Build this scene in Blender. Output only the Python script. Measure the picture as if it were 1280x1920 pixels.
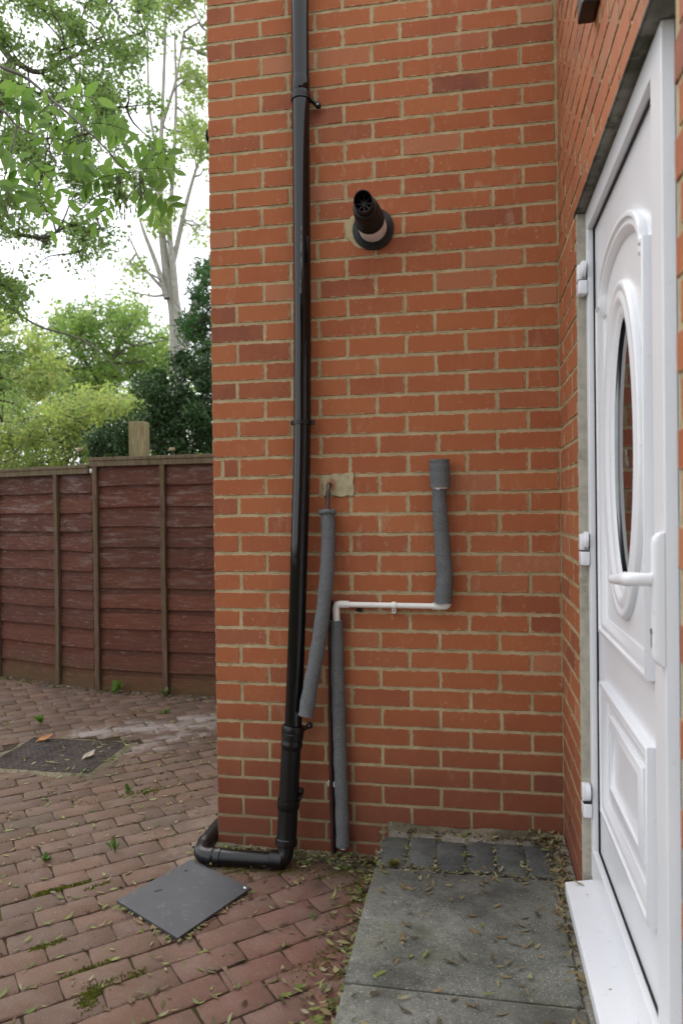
import bpy, bmesh, math, random
import numpy as np
from mathutils import Vector, Matrix, Quaternion

random.seed(7); rng = np.random.default_rng(7)
scn = bpy.context.scene
COL = scn.collection
for o in list(bpy.data.objects): bpy.data.objects.remove(o)
R = math.radians

# ------------------------------------------------------------------ camera, sky, sun, exposure
cam_d = bpy.data.cameras.new('camera'); cam = bpy.data.objects.new('camera', cam_d); COL.objects.link(cam)
scn.camera = cam
yaw, pitch, roll = .177927, -.0088878, -.0124624
fw = Vector((-math.sin(yaw)*math.cos(pitch), math.cos(yaw)*math.cos(pitch), math.sin(pitch)))
rt = Vector((math.cos(yaw), math.sin(yaw), 0)); up = rt.cross(fw)
c_, s_ = math.cos(roll), math.sin(roll)
rt, up = c_*rt + s_*up, -s_*rt + c_*up
m = Matrix((rt, up, -fw)).transposed().to_4x4()
m.translation = (1.023736, -2.787068, 1.368678)
cam.matrix_world = m
cam_d.sensor_fit = 'VERTICAL'; cam_d.sensor_height = 36; cam_d.sensor_width = 24
cam_d.lens = 36*1363.57/1920
cam_d.clip_start = .02; cam_d.clip_end = 400
cam_d.dof.use_dof = True; cam_d.dof.focus_distance = 2.75; cam_d.dof.aperture_fstop = 3.2

SUN_EL, SUN_AZ = R(50), R(-38)        # behind thin cloud, over the trees to the far left; the brick walls are in its shade
w = bpy.data.worlds.new('World'); scn.world = w; w.use_nodes = True
nt = w.node_tree; nt.nodes.clear()
out = nt.nodes.new('ShaderNodeOutputWorld'); bg = nt.nodes.new('ShaderNodeBackground')
sky = nt.nodes.new('ShaderNodeTexSky'); sky.sky_type = 'NISHITA'; sky.sun_disc = False
sky.sun_elevation = SUN_EL; sky.sun_rotation = SUN_AZ
mx = nt.nodes.new('ShaderNodeMix'); mx.data_type = 'RGBA'; mx.inputs[0].default_value = .9
mx.inputs[7].default_value = (11.2, 11.4, 11.8, 1)     # closed pale cloud cover
nt.links.new(sky.outputs[0], mx.inputs[6]); nt.links.new(mx.outputs[2], bg.inputs[0])
bg.inputs[1].default_value = .12
nt.links.new(bg.outputs[0], out.inputs[0])
sd = bpy.data.lights.new('sun', 'SUN'); sd.energy = 1.5; sd.angle = R(35); sd.color = (1, .96, .9)
sun = bpy.data.objects.new('sun', sd); COL.objects.link(sun)
sdir = Vector((math.sin(SUN_AZ)*math.cos(SUN_EL), math.cos(SUN_AZ)*math.cos(SUN_EL), math.sin(SUN_EL)))
sun.rotation_euler = sdir.to_track_quat('Z', 'Y').to_euler()
sun.location = (-4, 5, 8)
scn.view_settings.view_transform = 'Standard'; scn.view_settings.look = 'None'
scn.view_settings.gamma = 1; scn.view_settings.exposure = 0.58; scn.view_settings.use_curve_mapping = False
scn.render.engine = 'CYCLES'

# ------------------------------------------------------------------ helpers
class MB:
    """collects geometry, becomes one mesh object"""
    def __init__(s): s.v = []; s.f = []; s.uv = {}
    def add(s, vs, fs):
        b = len(s.v); s.v += [tuple(p) for p in vs]; s.f += [tuple(i+b for i in f) for f in fs]; return b
    def box(s, x0, x1, y0, y1, z0, z1):
        s.add([(x0,y0,z0),(x1,y0,z0),(x1,y1,z0),(x0,y1,z0),(x0,y0,z1),(x1,y0,z1),(x1,y1,z1),(x0,y1,z1)],
              [(0,3,2,1),(4,5,6,7),(0,1,5,4),(1,2,6,5),(2,3,7,6),(3,0,4,7)])
    def tube(s, pts, rad, n=16, caps=True, squash=1.0):
        pts = [Vector(p) for p in pts]; N = len(pts)
        if not hasattr(rad, '__len__'): rad = [rad]*N
        t0 = (pts[1]-pts[0]).normalized()
        a = Vector((0,0,1)) if abs(t0.z) < .9 else Vector((1,0,0))
        nrm = (a - a.dot(t0)*t0).normalized(); prev = t0
        vs = []
        for i, p in enumerate(pts):
            t = ((pts[min(i+1,N-1)]-pts[max(i-1,0)])).normalized()
            if t.length < 1e-6: t = prev
            nrm = prev.rotation_difference(t) @ nrm; prev = t
            b = t.cross(nrm)
            for k in range(n):
                an = 2*math.pi*k/n
                vs.append(p + rad[i]*(math.cos(an)*nrm + squash*math.sin(an)*b))
        fs = [(i*n+k, i*n+(k+1)%n, (i+1)*n+(k+1)%n, (i+1)*n+k) for i in range(N-1) for k in range(n)]
        if caps: fs += [tuple(range(n))[::-1], tuple(range((N-1)*n, N*n))]
        s.add(vs, fs)
    def lathe(s, prof, o, axis='y', n=32, cap0=True, cap1=True):
        """prof: (along, radius) list; axis: unit Vector"""
        ax = {'x':Vector((1,0,0)),'y':Vector((0,1,0)),'z':Vector((0,0,1))}[axis] if isinstance(axis,str) else Vector(axis).normalized()
        a = Vector((0,0,1)) if abs(ax.z) < .9 else Vector((1,0,0))
        u = (a - a.dot(ax)*ax).normalized(); v = ax.cross(u); o = Vector(o)
        vs = [o + ax*h + r*(math.cos(2*math.pi*k/n)*u + math.sin(2*math.pi*k/n)*v) for h, r in prof for k in range(n)]
        N = len(prof)
        fs = [(i*n+k, i*n+(k+1)%n, (i+1)*n+(k+1)%n, (i+1)*n+k) for i in range(N-1) for k in range(n)]
        if cap0: fs.append(tuple(range(n))[::-1])
        if cap1: fs.append(tuple(range((N-1)*n, N*n)))
        s.add(vs, fs)
    def mesh(s, name, smooth=None, bevel=0, seg=2):
        me = bpy.data.meshes.new(name); me.from_pydata(s.v, [], s.f)
        bm = bmesh.new(); bm.from_mesh(me)
        bmesh.ops.recalc_face_normals(bm, faces=bm.faces)
        if bevel:
            ed = [e for e in bm.edges if len(e.link_faces)==2 and e.calc_face_angle(0) > .5]
            bmesh.ops.bevel(bm, geom=ed, offset=bevel, segments=seg, profile=.5, affect='EDGES', clamp_overlap=True)
        bm.to_mesh(me); bm.free()
        if smooth is not None:
            me.polygons.foreach_set('use_smooth', [True]*len(me.polygons))
            me.set_sharp_from_angle(angle=R(smooth))
        me.update(); return me

def link(name, me, mat=None, parent=None, loc=None):
    o = bpy.data.objects.new(name, me); COL.objects.link(o)
    if mat is not None and me is not None and not me.materials: me.materials.append(mat)
    if parent is not None: o.parent = parent
    if loc is not None: o.location = loc
    return o
def part(name, mb, mat, parent, smooth=None, bevel=0, seg=2):
    """mesh in world coordinates, stored relative to its parent's location"""
    off = Vector((0,0,0)); p = parent
    while p is not None: off += p.location; p = p.parent
    mb.v = [tuple(Vector(q)-off) for q in mb.v]
    return link(name, mb.mesh(name, smooth, bevel, seg), mat, parent)
def thing(name, label, cat, loc=(0,0,0), group=None):
    o = bpy.data.objects.new(name, None); COL.objects.link(o); o.location = loc; o.empty_display_size = .1
    o['label'] = label; o['category'] = cat
    if group: o['group'] = group
    return o
def tag(o, label, cat, group=None):
    o['label'] = label; o['category'] = cat
    if group: o['group'] = group
    return o
def solo(name, mb, mat, label, cat, loc, smooth=None, bevel=0, group=None):
    mb.v = [tuple(Vector(q)-Vector(loc)) for q in mb.v]
    return tag(link(name, mb.mesh(name, smooth, bevel), mat, None, loc), label, cat, group)

class Mat:
    def __init__(s, name, color=(.5,.5,.5), rough=.6, spec=.5, metal=0):
        s.m = bpy.data.materials.new(name); s.m.use_nodes = True; s.nt = s.m.node_tree
        s.b = s.nt.nodes['Principled BSDF']
        s.b.inputs['Base Color'].default_value = (*color, 1); s.b.inputs['Roughness'].default_value = rough
        s.b.inputs['Specular IOR Level'].default_value = spec; s.b.inputs['Metallic'].default_value = metal
    def n(s, t, **k):
        x = s.nt.nodes.new('ShaderNode'+t)
        for a, b in k.items(): setattr(x, a, b)
        return x
    def l(s, a, b): s.nt.links.new(a, b)
    def put(s, inp, v):
        if hasattr(v, 'is_linked') or isinstance(v, bpy.types.NodeSocket): s.l(v, inp)
        elif isinstance(v, (tuple, list)) and len(v) == 3 and inp.type == 'RGBA': inp.default_value = (*v, 1)
        else: inp.default_value = v
    def math(s, op, a, b=0.0, c=0.0, clamp=False):
        x = s.n('Math', operation=op, use_clamp=clamp)
        for i, q in enumerate((a, b, c)): s.put(x.inputs[i], q)
        return x.outputs[0]
    def vm(s, op, a, b=(0,0,0)):
        x = s.n('VectorMath', operation=op); s.put(x.inputs[0], a)
        if op == 'SCALE': s.put(x.inputs[3], b)
        else: s.put(x.inputs[1], b)
        return x.outputs['Value'] if op in ('LENGTH','DOT_PRODUCT','DISTANCE') else x.outputs[0]
    def mix(s, f, a, b, mode='MIX'):
        x = s.n('Mix', data_type='RGBA', blend_type=mode); s.put(x.inputs[0], f); s.put(x.inputs[6], a); s.put(x.inputs[7], b)
        return x.outputs[2]
    def pos(s): return s.n('NewGeometry').outputs['Position']
    def obj(s): return s.n('TexCoord').outputs['Object']
    def scl(s, v, k): return s.vm('MULTIPLY', v, k)
    def noise(s, v, scale, detail=3, rough=.55, dist=0):
        x = s.n('TexNoise'); s.put(x.inputs['Vector'], v); x.inputs['Scale'].default_value = scale
        x.inputs['Detail'].default_value = detail; x.inputs['Roughness'].default_value = rough; x.inputs['Distortion'].default_value = dist
        return x.outputs[0]
    def ramp(s, f, *st):
        x = s.n('ValToRGB'); s.put(x.inputs[0], f); e = x.color_ramp.elements
        while len(e) < len(st): e.new(.5)
        for q, (p, c) in zip(e, st):
            q.position = p; q.color = (*c, 1) if hasattr(c, '__len__') else (c, c, c, 1)
        return x.outputs[0]
    def step(s, f, a, b):
        x = s.n('MapRange', interpolation_type='SMOOTHSTEP'); s.put(x.inputs[0], f); x.inputs[1].default_value = a; x.inputs[2].default_value = b
        return x.outputs[0]
    def rnd(s):
        a = s.n('ObjectInfo').outputs['Random']; b = s.n('Attribute', attribute_name='rnd').outputs['Fac']
        return s.math('FRACT', s.math('ADD', a, b))
    def bump(s, h, strength=.3, dist=.002):
        x = s.n('Bump'); x.inputs['Strength'].default_value = strength; x.inputs['Distance'].default_value = dist
        s.put(x.inputs['Height'], h); s.l(x.outputs[0], s.b.inputs['Normal'])
    def base(s, c): s.put(s.b.inputs['Base Color'], c)
    def rough(s, c): s.put(s.b.inputs['Roughness'], c)
    def sep(s, v):
        x = s.n('SeparateXYZ'); s.put(x.inputs[0], v); return x.outputs
    def capsule(s, p, a, b):
        a = Vector(a); d = Vector(b)-a
        q = s.vm('SUBTRACT', p, tuple(a))
        t = s.math('DIVIDE', s.vm('DOT_PRODUCT', q, tuple(d)), d.length_squared, clamp=True)
        x = s.n('VectorMath', operation='SCALE'); x.inputs[0].default_value = tuple(d); s.l(t, x.inputs[3])
        return s.vm('DISTANCE', q, x.outputs[0])

# ------------------------------------------------------------------ materials
def mat_brick():
    M = Mat('fired_brick', rough=.85, spec=.25); p = M.pos(); r = M.rnd()
    c = M.ramp(r, (0,(0.1786,0.0632,0.0401)),(.05,(0.2538,0.0818,0.0401)),(.14,(0.3008,0.0927,0.0401)),(.3,(0.3431,0.1112,0.0445)),(.6,(0.3149,0.0981,0.0401)),(.84,(0.3619,0.1264,0.0512)),(.92,(0.2914,0.0872,0.0378)),(.97,(0.3854,0.1635,0.0835)),(1,(0.2444,0.0763,0.0401)))
    c = M.mix(M.step(M.noise(p, 9, 4), .35, .75), c, M.mix(.3, c, (.40,.145,.062)))
    c = M.mix(M.math('MULTIPLY', M.step(M.noise(p, 2.2, 3), .5, .75), .35), c, (.27,.08,.05))
    drag = M.noise(M.scl(p, (60,60,5)), 3, 3)
    c = M.mix(M.math('MULTIPLY', M.step(drag, .52, .72), .12), c, (.48,.20,.11))
    c = M.mix(M.math('MULTIPLY', M.step(M.noise(p, 260, 2), .66, .76), .5), c, (.12,.04,.03))
    # pale lime bloom and drips
    z = M.sep(p)[2]
    bl = M.math('MULTIPLY', M.step(M.noise(M.scl(p, (16,16,5)), 1.3, 5, .7), .54, .68), M.step(M.noise(p, 2.1, 2), .46, .60))
    sp = M.step(M.noise(p, 55, 3, .7), .61, .68)
    c = M.mix(M.math('MULTIPLY', bl, .26), c, (.47,.36,.26))
    c = M.mix(M.math('MULTIPLY', M.math('MULTIPLY', sp, M.step(M.noise(p, 3.1, 2), .46, .6)), .3), c, (.55,.46,.34))
    # mortar smeared over the arrises
    uv = M.sep(M.n('UVMap', uv_map='UVMap').outputs[0])
    eu = M.math('MULTIPLY', M.math('SUBTRACT', .5, M.math('ABSOLUTE', M.math('SUBTRACT', uv[0], .5))), .19)
    ev = M.math('MULTIPLY', M.math('SUBTRACT', .5, M.math('ABSOLUTE', M.math('SUBTRACT', uv[1], .5))), .065)
    d = M.math('MINIMUM', eu, ev)
    nn = M.noise(p, 42, 4, .65)
    edge = M.step(M.math('SUBTRACT', M.math('MULTIPLY', M.math('SUBTRACT', nn, .40), .028), d), 0, .0014)
    c = M.mix(M.math('MULTIPLY', edge, .8), c, M.mix(M.noise(p, 120, 2), (.43,.34,.20), (.32,.25,.145)))
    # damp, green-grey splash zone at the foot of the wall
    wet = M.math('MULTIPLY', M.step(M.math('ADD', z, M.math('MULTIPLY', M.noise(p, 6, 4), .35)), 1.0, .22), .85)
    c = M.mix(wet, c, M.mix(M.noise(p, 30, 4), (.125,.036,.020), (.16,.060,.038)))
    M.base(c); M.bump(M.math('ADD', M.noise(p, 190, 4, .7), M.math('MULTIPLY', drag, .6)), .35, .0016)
    return M.m
def mat_mortar():
    M = Mat('lime_mortar', rough=.95, spec=.15); p = M.pos()
    c = M.ramp(M.noise(p, 14, 5, .65), (.25,(0.2684,0.2135,0.1173)),(.5,(0.3904,0.3111,0.1794)),(.75,(0.5124,0.4148,0.2622)))
    c = M.mix(M.math('MULTIPLY', M.step(M.noise(p, 5, 4), .55, .72), .5), c, (.25,.215,.125))
    c = M.mix(M.math('MULTIPLY', M.step(M.noise(p, 160, 2), .6, .75), .5), c, (.16,.13,.08))
    z = M.sep(p)[2]
    wet = M.math('MULTIPLY', M.step(M.math('ADD', z, M.math('MULTIPLY', M.noise(p, 6, 4), .35)), .62, .14), .7)
    c = M.mix(wet, c, (.13,.11,.07))
    M.base(c); M.bump(M.noise(p, 130, 5, .7), .7, .004); return M.m
def mat_paver():
    M = Mat('block_paver', rough=.9, spec=.25); p = M.pos(); r = M.rnd()
    c = M.ramp(r, (0,(0.1086,0.0697,0.0511)),(.3,(0.1303,0.0799,0.0569)),(.6,(0.1416,0.0850,0.0599)),(.85,(0.1227,0.0841,0.0648)),(1,(0.1492,0.0861,0.0590)))
    x, y, z = M.sep(p)
    # redder, cleaner blocks towards the step
    c = M.mix(M.math('MULTIPLY', M.step(M.math('ADD', x, M.math('MULTIPLY', M.noise(p, 3, 3), .5)), .1, .8), .75), c, (.165,.076,.058))
    c = M.mix(M.step(M.noise(p, 7, 5, .65), .4, .7), c, M.mix(.4, c, (.185,.138,.115)))
    c = M.mix(M.math('MULTIPLY', M.step(M.noise(p, 230, 2), .62, .72), .55), c, (.34,.27,.23))
    c = M.mix(M.math('MULTIPLY', M.step(M.noise(p, 180, 2), .64, .76), .6), c, (.06,.042,.036))
    c = M.mix(M.math('MULTIPLY', M.step(M.noise(p, 2.6, 5, .6), .48, .72), .65), c, (.085,.066,.048))
    # spilled pale cement wash
    nz = M.math('MULTIPLY', M.math('SUBTRACT', M.noise(p, 8, 6, .75), .5), .6)
    d1 = M.math('SUBTRACT', M.math('ADD', M.capsule(p, (-1.30,1.30,0), (-.55,1.62,0)), nz), .10)
    d2 = M.math('SUBTRACT', M.math('ADD', M.capsule(p, (-.88,1.02,0), (-.68,1.36,0)), nz), .055)
    d3 = M.math('SUBTRACT', M.math('ADD', M.capsule(p, (-.70,1.62,0), (-.25,1.70,0)), nz), .16)
    d = M.math('MINIMUM', M.math('MINIMUM', d1, d2), d3)
    c = M.mix(M.math('MULTIPLY', M.step(d, .07, -.09), .62), c, M.mix(M.noise(p, 40, 4), (.28,.24,.225), (.42,.38,.36)))
    # cement haze around the drain cover and pipe
    d4 = M.math('ADD', M.capsule(p, (-.05,.35,0), (-.02,-.10,0)), nz)
    c = M.mix(M.math('MULTIPLY', M.step(d4, .20, .0), .55), c, (.27,.21,.165))
    M.base(c); M.bump(M.math('ADD', M.noise(p, 170, 4, .75), M.math('MULTIPLY', M.noise(p, 25, 3), 1.2)), .6, .003); return M.m
def mat_soil():
    M = Mat('joint_soil', rough=1, spec=.1); p = M.pos()
    c = M.ramp(M.noise(p, 22, 5, .7), (.3,(.035,.026,.018)),(.55,(.07,.053,.036)),(.75,(.11,.085,.058)))
    c = M.mix(M.step(M.noise(p, 4.5, 4, .6), .5, .66), c, M.mix(M.noise(p, 60, 3), (.045,.06,.014), (.10,.105,.02)))
    M.base(c); M.bump(M.noise(p, 120, 5, .8), 1, .008); return M.m
def mat_concrete(name, lo, hi, green=.25, sc=1.0):
    M = Mat(name, rough=.92, spec=.2); p = M.pos()
    c = M.mix(M.step(M.noise(p, 8, 5, .65), .3, .7), lo, hi)
    c = M.mix(M.math('MULTIPLY', M.step(M.noise(p, 320*sc, 2), .60, .68), .75), c, tuple(min(1,q*2.1) for q in hi))
    c = M.mix(M.math('MULTIPLY', M.step(M.noise(p, 260*sc, 2), .60, .70), .8), c, tuple(q*.35 for q in lo))
    c = M.mix(M.math('MULTIPLY', M.step(M.noise(p, 4, 4, .6), .5, .72), green), c, (.075,.08,.035))
    c = M.mix(M.math('MULTIPLY', M.step(M.noise(p, 2.7, 5, .65), .48, .70), .65), c, tuple(q*.45 for q in lo))
    c = M.mix(M.math('MULTIPLY', M.step(M.noise(p, 38, 5, .7), .52, .66), .35), c, tuple(q*.5 for q in lo))
    M.base(c); M.bump(M.noise(p, 330*sc, 3, .7), .6, .002); return M.m
def mat_plain(name, col, rough, spec=.5, var=.12, scale=20, bump=0, metal=0, dirt=None, bscale=80):
    M = Mat(name, col, rough, spec, metal); p = M.pos()
    f = M.noise(p, scale, 4, .6)
    c = M.mix(M.step(f, .3, .7), tuple(q*(1-var) for q in col), tuple(min(1,q*(1+var)) for q in col))
    if dirt:
        c = M.mix(M.math('MULTIPLY', M.step(M.noise(p, dirt[1], 5, .7), dirt[2], dirt[2]+.12), dirt[3]), c, dirt[0])
    M.base(c)
    if bump: M.bump(M.noise(p, bscale, 3, .6), bump, .002)
    return M.m
def mat_foam():
    M = Mat('foam_lagging', rough=.95, spec=.15); p = M.pos()
    c = M.mix(M.step(M.noise(p, 260, 3, .7), .35, .65), (.085,.09,.092), (.165,.172,.175))
    c = M.mix(M.math('MULTIPLY', M.step(M.noise(p, 18, 4, .6), .5, .7), .4), c, (.075,.08,.08))
    c = M.mix(M.math('MULTIPLY', M.step(M.noise(p, 420, 2), .64, .72), .5), c, (.3,.31,.31))
    M.base(c); M.bump(M.noise(p, 300, 3, .7), .7, .002); return M.m
def mat_slat():
    M = Mat('stained_slat', rough=.85, spec=.2); p = M.pos(); r = M.rnd()
    c = M.ramp(r, (0,(0.0882,0.0371,0.0251)),(.4,(0.1205,0.0448,0.0284)),(.7,(0.1053,0.0470,0.0317)),(1,(0.1398,0.0491,0.0306)))
    q = M.vm('ADD', p, M.vm('SCALE', (1.0,2.0,7.0), r)) if False else p
    comb = M.n('CombineXYZ'); M.l(M.math('MULTIPLY', r, 13), comb.inputs[2])
    q = M.vm('ADD', p, comb.outputs[0])
    grain = M.noise(M.scl(q, (2.2,2.2,38)), 2.2, 6, .7, .6)
    c = M.mix(M.step(grain, .35, .6), M.mix(.35, c, (.02,.01,.01)), c)
    z = M.sep(p)[2]
    wx = M.math('MULTIPLY', M.step(M.noise(M.scl(q, (3.0,3.0,16)), 1.5, 6, .75, .5), .49, .66), M.step(z, .1, 1.5))
    c = M.mix(M.math('MULTIPLY', wx, .5), c, (.24,.19,.175))
    c = M.mix(M.math('MULTIPLY', M.step(M.noise(M.scl(q, (6,6,60)), 2, 4, .7), .60, .68), .45), c, (.36,.30,.28))
    gr = M.math('MULTIPLY', M.step(M.math('ADD', z, M.math('MULTIPLY', M.noise(p, 5, 3), .3)), .42, .1), .55)
    c = M.mix(gr, c, (.062,.062,.022))
    M.base(c); M.bump(grain, .5, .004); return M.m
def mat_timber(name, a, b, green):
    M = Mat(name, rough=.9, spec=.15); p = M.pos()
    g = M.noise(M.scl(p, (25,25,2.5)), 2.2, 5, .7)
    c = M.mix(M.step(g, .35, .65), a, b)
    c = M.mix(M.math('MULTIPLY', M.step(M.noise(p, 6, 4), .42, .68), green), c, (.085,.085,.028))
    M.base(c); M.bump(g, .5, .004); return M.m
def mat_leaf(name, cols, trans=.45, rough=.45):
    M = Mat(name, rough=rough, spec=.27); r = M.n('Attribute', attribute_name='tint').outputs['Fac']
    r = M.math('FRACT', M.math('ADD', r, M.n('ObjectInfo').outputs['Random']))
    n_ = len(cols)-1
    c = M.ramp(r, *[(i/n_, q) for i, q in enumerate(cols)])
    c = M.mix(M.math('MULTIPLY', M.noise(M.pos(), 60, 2), .35), c, M.vm('SCALE', c, .6))
    M.base(c)
    t = M.n('BsdfTranslucent'); M.put(t.inputs[0], M.mix(.5, c, M.vm('MULTIPLY', c, (1.9,2.1,.9))))
    mixs = M.n('MixShader'); mixs.inputs[0].default_value = trans
    o = M.nt.nodes['Material Output']; M.l(M.b.outputs[0], mixs.inputs[1]); M.l(t.outputs[0], mixs.inputs[2]); M.l(mixs.outputs[0], o.inputs[0])
    return M.m
def mat_upvc():
    M = Mat('white_upvc', rough=.28, spec=.5); p = M.pos()
    c = M.mix(M.step(M.noise(p, 3, 4), .35, .7), (.74,.755,.785), (.78,.79,.81))
    z = M.sep(p)[2]
    c = M.mix(M.math('MULTIPLY', M.step(M.noise(p, 45, 4, .7), .60, .72), .3), c, (.5,.48,.42))
    lowz = M.step(M.math('ADD', z, M.math('MULTIPLY', M.noise(p, 12, 4), .12)), .42, .2)
    c = M.mix(M.math('MULTIPLY', M.math('MULTIPLY', lowz, M.step(M.noise(p, 70, 5, .7), .55, .75)), .22), c, (.42,.40,.34))
    M.base(c); return M.m
def mat_blackpipe(name, rough):
    M = Mat(name, rough=rough, spec=.4); p = M.pos()
    dust = M.step(M.noise(M.scl(p, (30,30,6)), 2, 5, .7), .55, .75)
    z = M.sep(p)[2]
    c = M.mix(M.math('MULTIPLY', dust, .4), (.004,.004,.005), (.012,.0125,.013))
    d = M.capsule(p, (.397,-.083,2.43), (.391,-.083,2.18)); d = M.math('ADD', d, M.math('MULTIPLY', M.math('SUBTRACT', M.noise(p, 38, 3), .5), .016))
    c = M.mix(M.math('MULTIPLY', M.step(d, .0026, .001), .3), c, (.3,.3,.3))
    M.base(c); M.rough(M.math('ADD', rough, M.math('MULTIPLY', dust, .22))); return M.m
def mat_bark(name, a, b, dark, sc):
    M = Mat(name, rough=.85, spec=.2); p = M.pos()
    c = M.mix(M.step(M.noise(M.scl(p, (6,6,2)), sc, 5, .65), .35, .65), a, b)
    c = M.mix(M.math('MULTIPLY', M.step(M.noise(M.scl(p, (2,2,14)), sc, 4, .7), .58, .68), .7), c, dark)
    M.base(c); M.bump(M.noise(p, 40, 4), .5, .006); return M.m

BRICK = mat_brick(); MORTAR = mat_mortar(); PAVER = mat_paver(); SOIL = mat_soil()
SLAB = mat_concrete('paving_concrete', (.10,.10,.085), (.19,.188,.166), .85, .7)
SETT = mat_concrete('blue_grey_block', (.085,.089,.086), (.125,.129,.124), .45, .75)
CEMENT = mat_concrete('pale_cement', (.20,.185,.15), (.29,.27,.225), .3, .6)
HAUNCH = mat_concrete('mossy_cement', (.12,.10,.065), (.21,.185,.13), .5, .5)
COVER = mat_concrete('cast_cover', (.045,.036,.034), (.085,.068,.06), .15, .5)
PLATE = mat_plain('grey_board', (.047,.049,.056), .5, .4, .10, 9, .12, dirt=((.14,.135,.125), 30, .56, .45))
FOAM = mat_foam(); SLAT = mat_slat()
BATTEN = mat_timber('fence_batten', (.085,.05,.036), (.15,.10,.07), .5)
CAP = mat_timber('fence_capping', (.10,.075,.05), (.17,.13,.085), .5)
POST = mat_timber('green_post', (.19,.16,.085), (.30,.255,.15), .3)
UPVC = mat_upvc()
WHITEPIPE = mat_plain('white_overflow', (.74,.73,.69), .35, .5, .05, 12, dirt=((.14,.12,.09), 90, .63, .8))
PIPE = mat_blackpipe('black_gloss_pipe', .05); PIPE2 = mat_blackpipe('black_satin_pipe', .33)
FLUE = mat_blackpipe('black_matt_flue', .5)
LABEL = mat_plain('weathered_band', (.80,.81,.83), .5, .4, .08, 25, dirt=((.10,.08,.065), 60, .60, .8))
COPPER = mat_plain('tarnished_copper', (.11,.09,.082), .38, .5, .3, 50, metal=.8)
RUST = mat_plain('brown_cable', (.038,.016,.014), .4, .5, .3, 30)
GASKET = mat_plain('black_gasket', (.006,.006,.007), .6)
GREYSTEEL = mat_plain('lintel_grey', (.19,.19,.165), .85, .2, .35, 14, .5, dirt=((.06,.065,.04), 12, .48, .85))
RENDER = mat_plain('reveal_render', (.40,.375,.31), .95, .1, .15, 18, .5, dirt=((.20,.19,.12), 10, .55, .6), bscale=120)
DARK = mat_plain('dark_brown_block', (.012,.010,.010), .45)
STEEL = mat_plain('dull_steel', (.25,.24,.22), .4, .5, .2, 40, metal=.9)
LEAD = mat_plain('glass_strip', (.16,.12,.09), .4, .5, .1, 40)
GLASS = Mat('dark_glass', (.012,.013,.014), .03, .5); GLASS.b.inputs['IOR'].default_value = 2.8; GLASS = GLASS.m
MOSS = mat_plain('moss', (.085,.095,.014), 1, .1, .5, 60, 1, bscale=200)

# ------------------------------------------------------------------ ground
def grid(x0, x1, y0, y1, n, z):
    mb = MB(); vs = []; fs = []
    for j in range(n+1):
        for i in range(n+1): vs.append((x0+(x1-x0)*i/n, y0+(y1-y0)*j/n, z))
    for j in range(n):
        for i in range(n): a = j*(n+1)+i; fs.append((a, a+1, a+n+2, a+n+1))
    mb.add(vs, fs); return mb
def mat_lawn():
    M = Mat('rough_grass', rough=1, spec=.1); p = M.pos()
    M.base(M.ramp(M.noise(p, 3, 6, .7), (.3,(.035,.045,.014)),(.6,(.06,.075,.02)),(.8,(.09,.08,.035)))); M.bump(M.noise(p, 30, 4), 1, .03); return M.m
g = link('ground', grid(-150, 150, -150, 150, 6, -.12).mesh('ground'), mat_lawn()); g['kind'] = 'structure'

# ------------------------------------------------------------------ block paving
def slab_mesh(name, L, W, T, jit, bev, seed, crown=0.0):
    """block with an uneven outline, top at z=0, eased upper arris; 60-odd triangles"""
    r = random.Random(seed); pts = []
    nL = 4; nW = 3
    def edge(a, b, n):
        for i in range(n):
            t = i/n; pts.append([a[0]+(b[0]-a[0])*t, a[1]+(b[1]-a[1])*t])
    edge((-L/2,-W/2),(L/2,-W/2),nL); edge((L/2,-W/2),(L/2,W/2),nW-1); edge((L/2,W/2),(-L/2,W/2),nL); edge((-L/2,W/2),(-L/2,-W/2),nW-1)
    for q in pts: q[0] += r.uniform(-jit,jit); q[1] += r.uniform(-jit,jit)
    for k in (0, nL, nL+nW-1, 2*nL+nW-1):
        q = pts[k]; c = r.uniform(.2,1.6)*jit; q[0] -= math.copysign(c,q[0]); q[1] -= math.copysign(c,q[1])
    N = len(pts); mb = MB()
    ins = [((abs(x)-bev)*(1 if x>0 else -1) if abs(x)>L*.4 else x, (abs(y)-bev)*(1 if y>0 else -1) if abs(y)>W*.35 else y) for x, y in pts]
    vs = [(x,y,r.uniform(-1,0)*crown) for x, y in ins] + [(x,y,-bev*.8-r.uniform(0,1)*crown) for x, y in pts] + [(x,y,-T) for x, y in pts]
    fs = [tuple(range(N))]
    for k in range(N):
        k2 = (k+1)%N; fs.append((N+k,N+k2,k2,k)); fs.append((2*N+k,2*N+k2,N+k2,N+k))
    mb.add(vs, fs); return mb
def inpoly(p, poly):
    c = False; n = len(poly)
    for i in range(n):
        (x1,y1),(x2,y2) = poly[i],poly[i-1]
        if (y1>p[1]) != (y2>p[1]) and p[0] < (x2-x1)*(p[1]-y1)/(y2-y1)+x1: c = not c
    return c
paving = bpy.data.objects.new('paving', None); COL.objects.link(paving); paving['kind'] = 'structure'; paving.location = (-1,0,0)
bed = MB(); bed.add([(-6.5,-4.5,-.0068),(1.2,-4.5,-.0068),(1.2,2.9,-.0068),(-6.5,2.9,-.0068),(-6.5,-4.5,-.09),(1.2,-4.5,-.09),(1.2,2.9,-.09),(-6.5,2.9,-.09)],
        [(0,1,2,3),(7,6,5,4),(0,4,5,1),(1,5,6,2),(2,6,7,3),(3,7,4,0)])
part('bedding', bed, SOIL, paving)
PA = R(41); PU = Vector((math.cos(PA), math.sin(PA), 0)); PN = Vector((-math.sin(PA), math.cos(PA), 0))
PV = [slab_mesh('paver', .2018, .1010, .06, .0022, .0042, 50+i, .0010) for i in range(10)]
PVm = []
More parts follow.
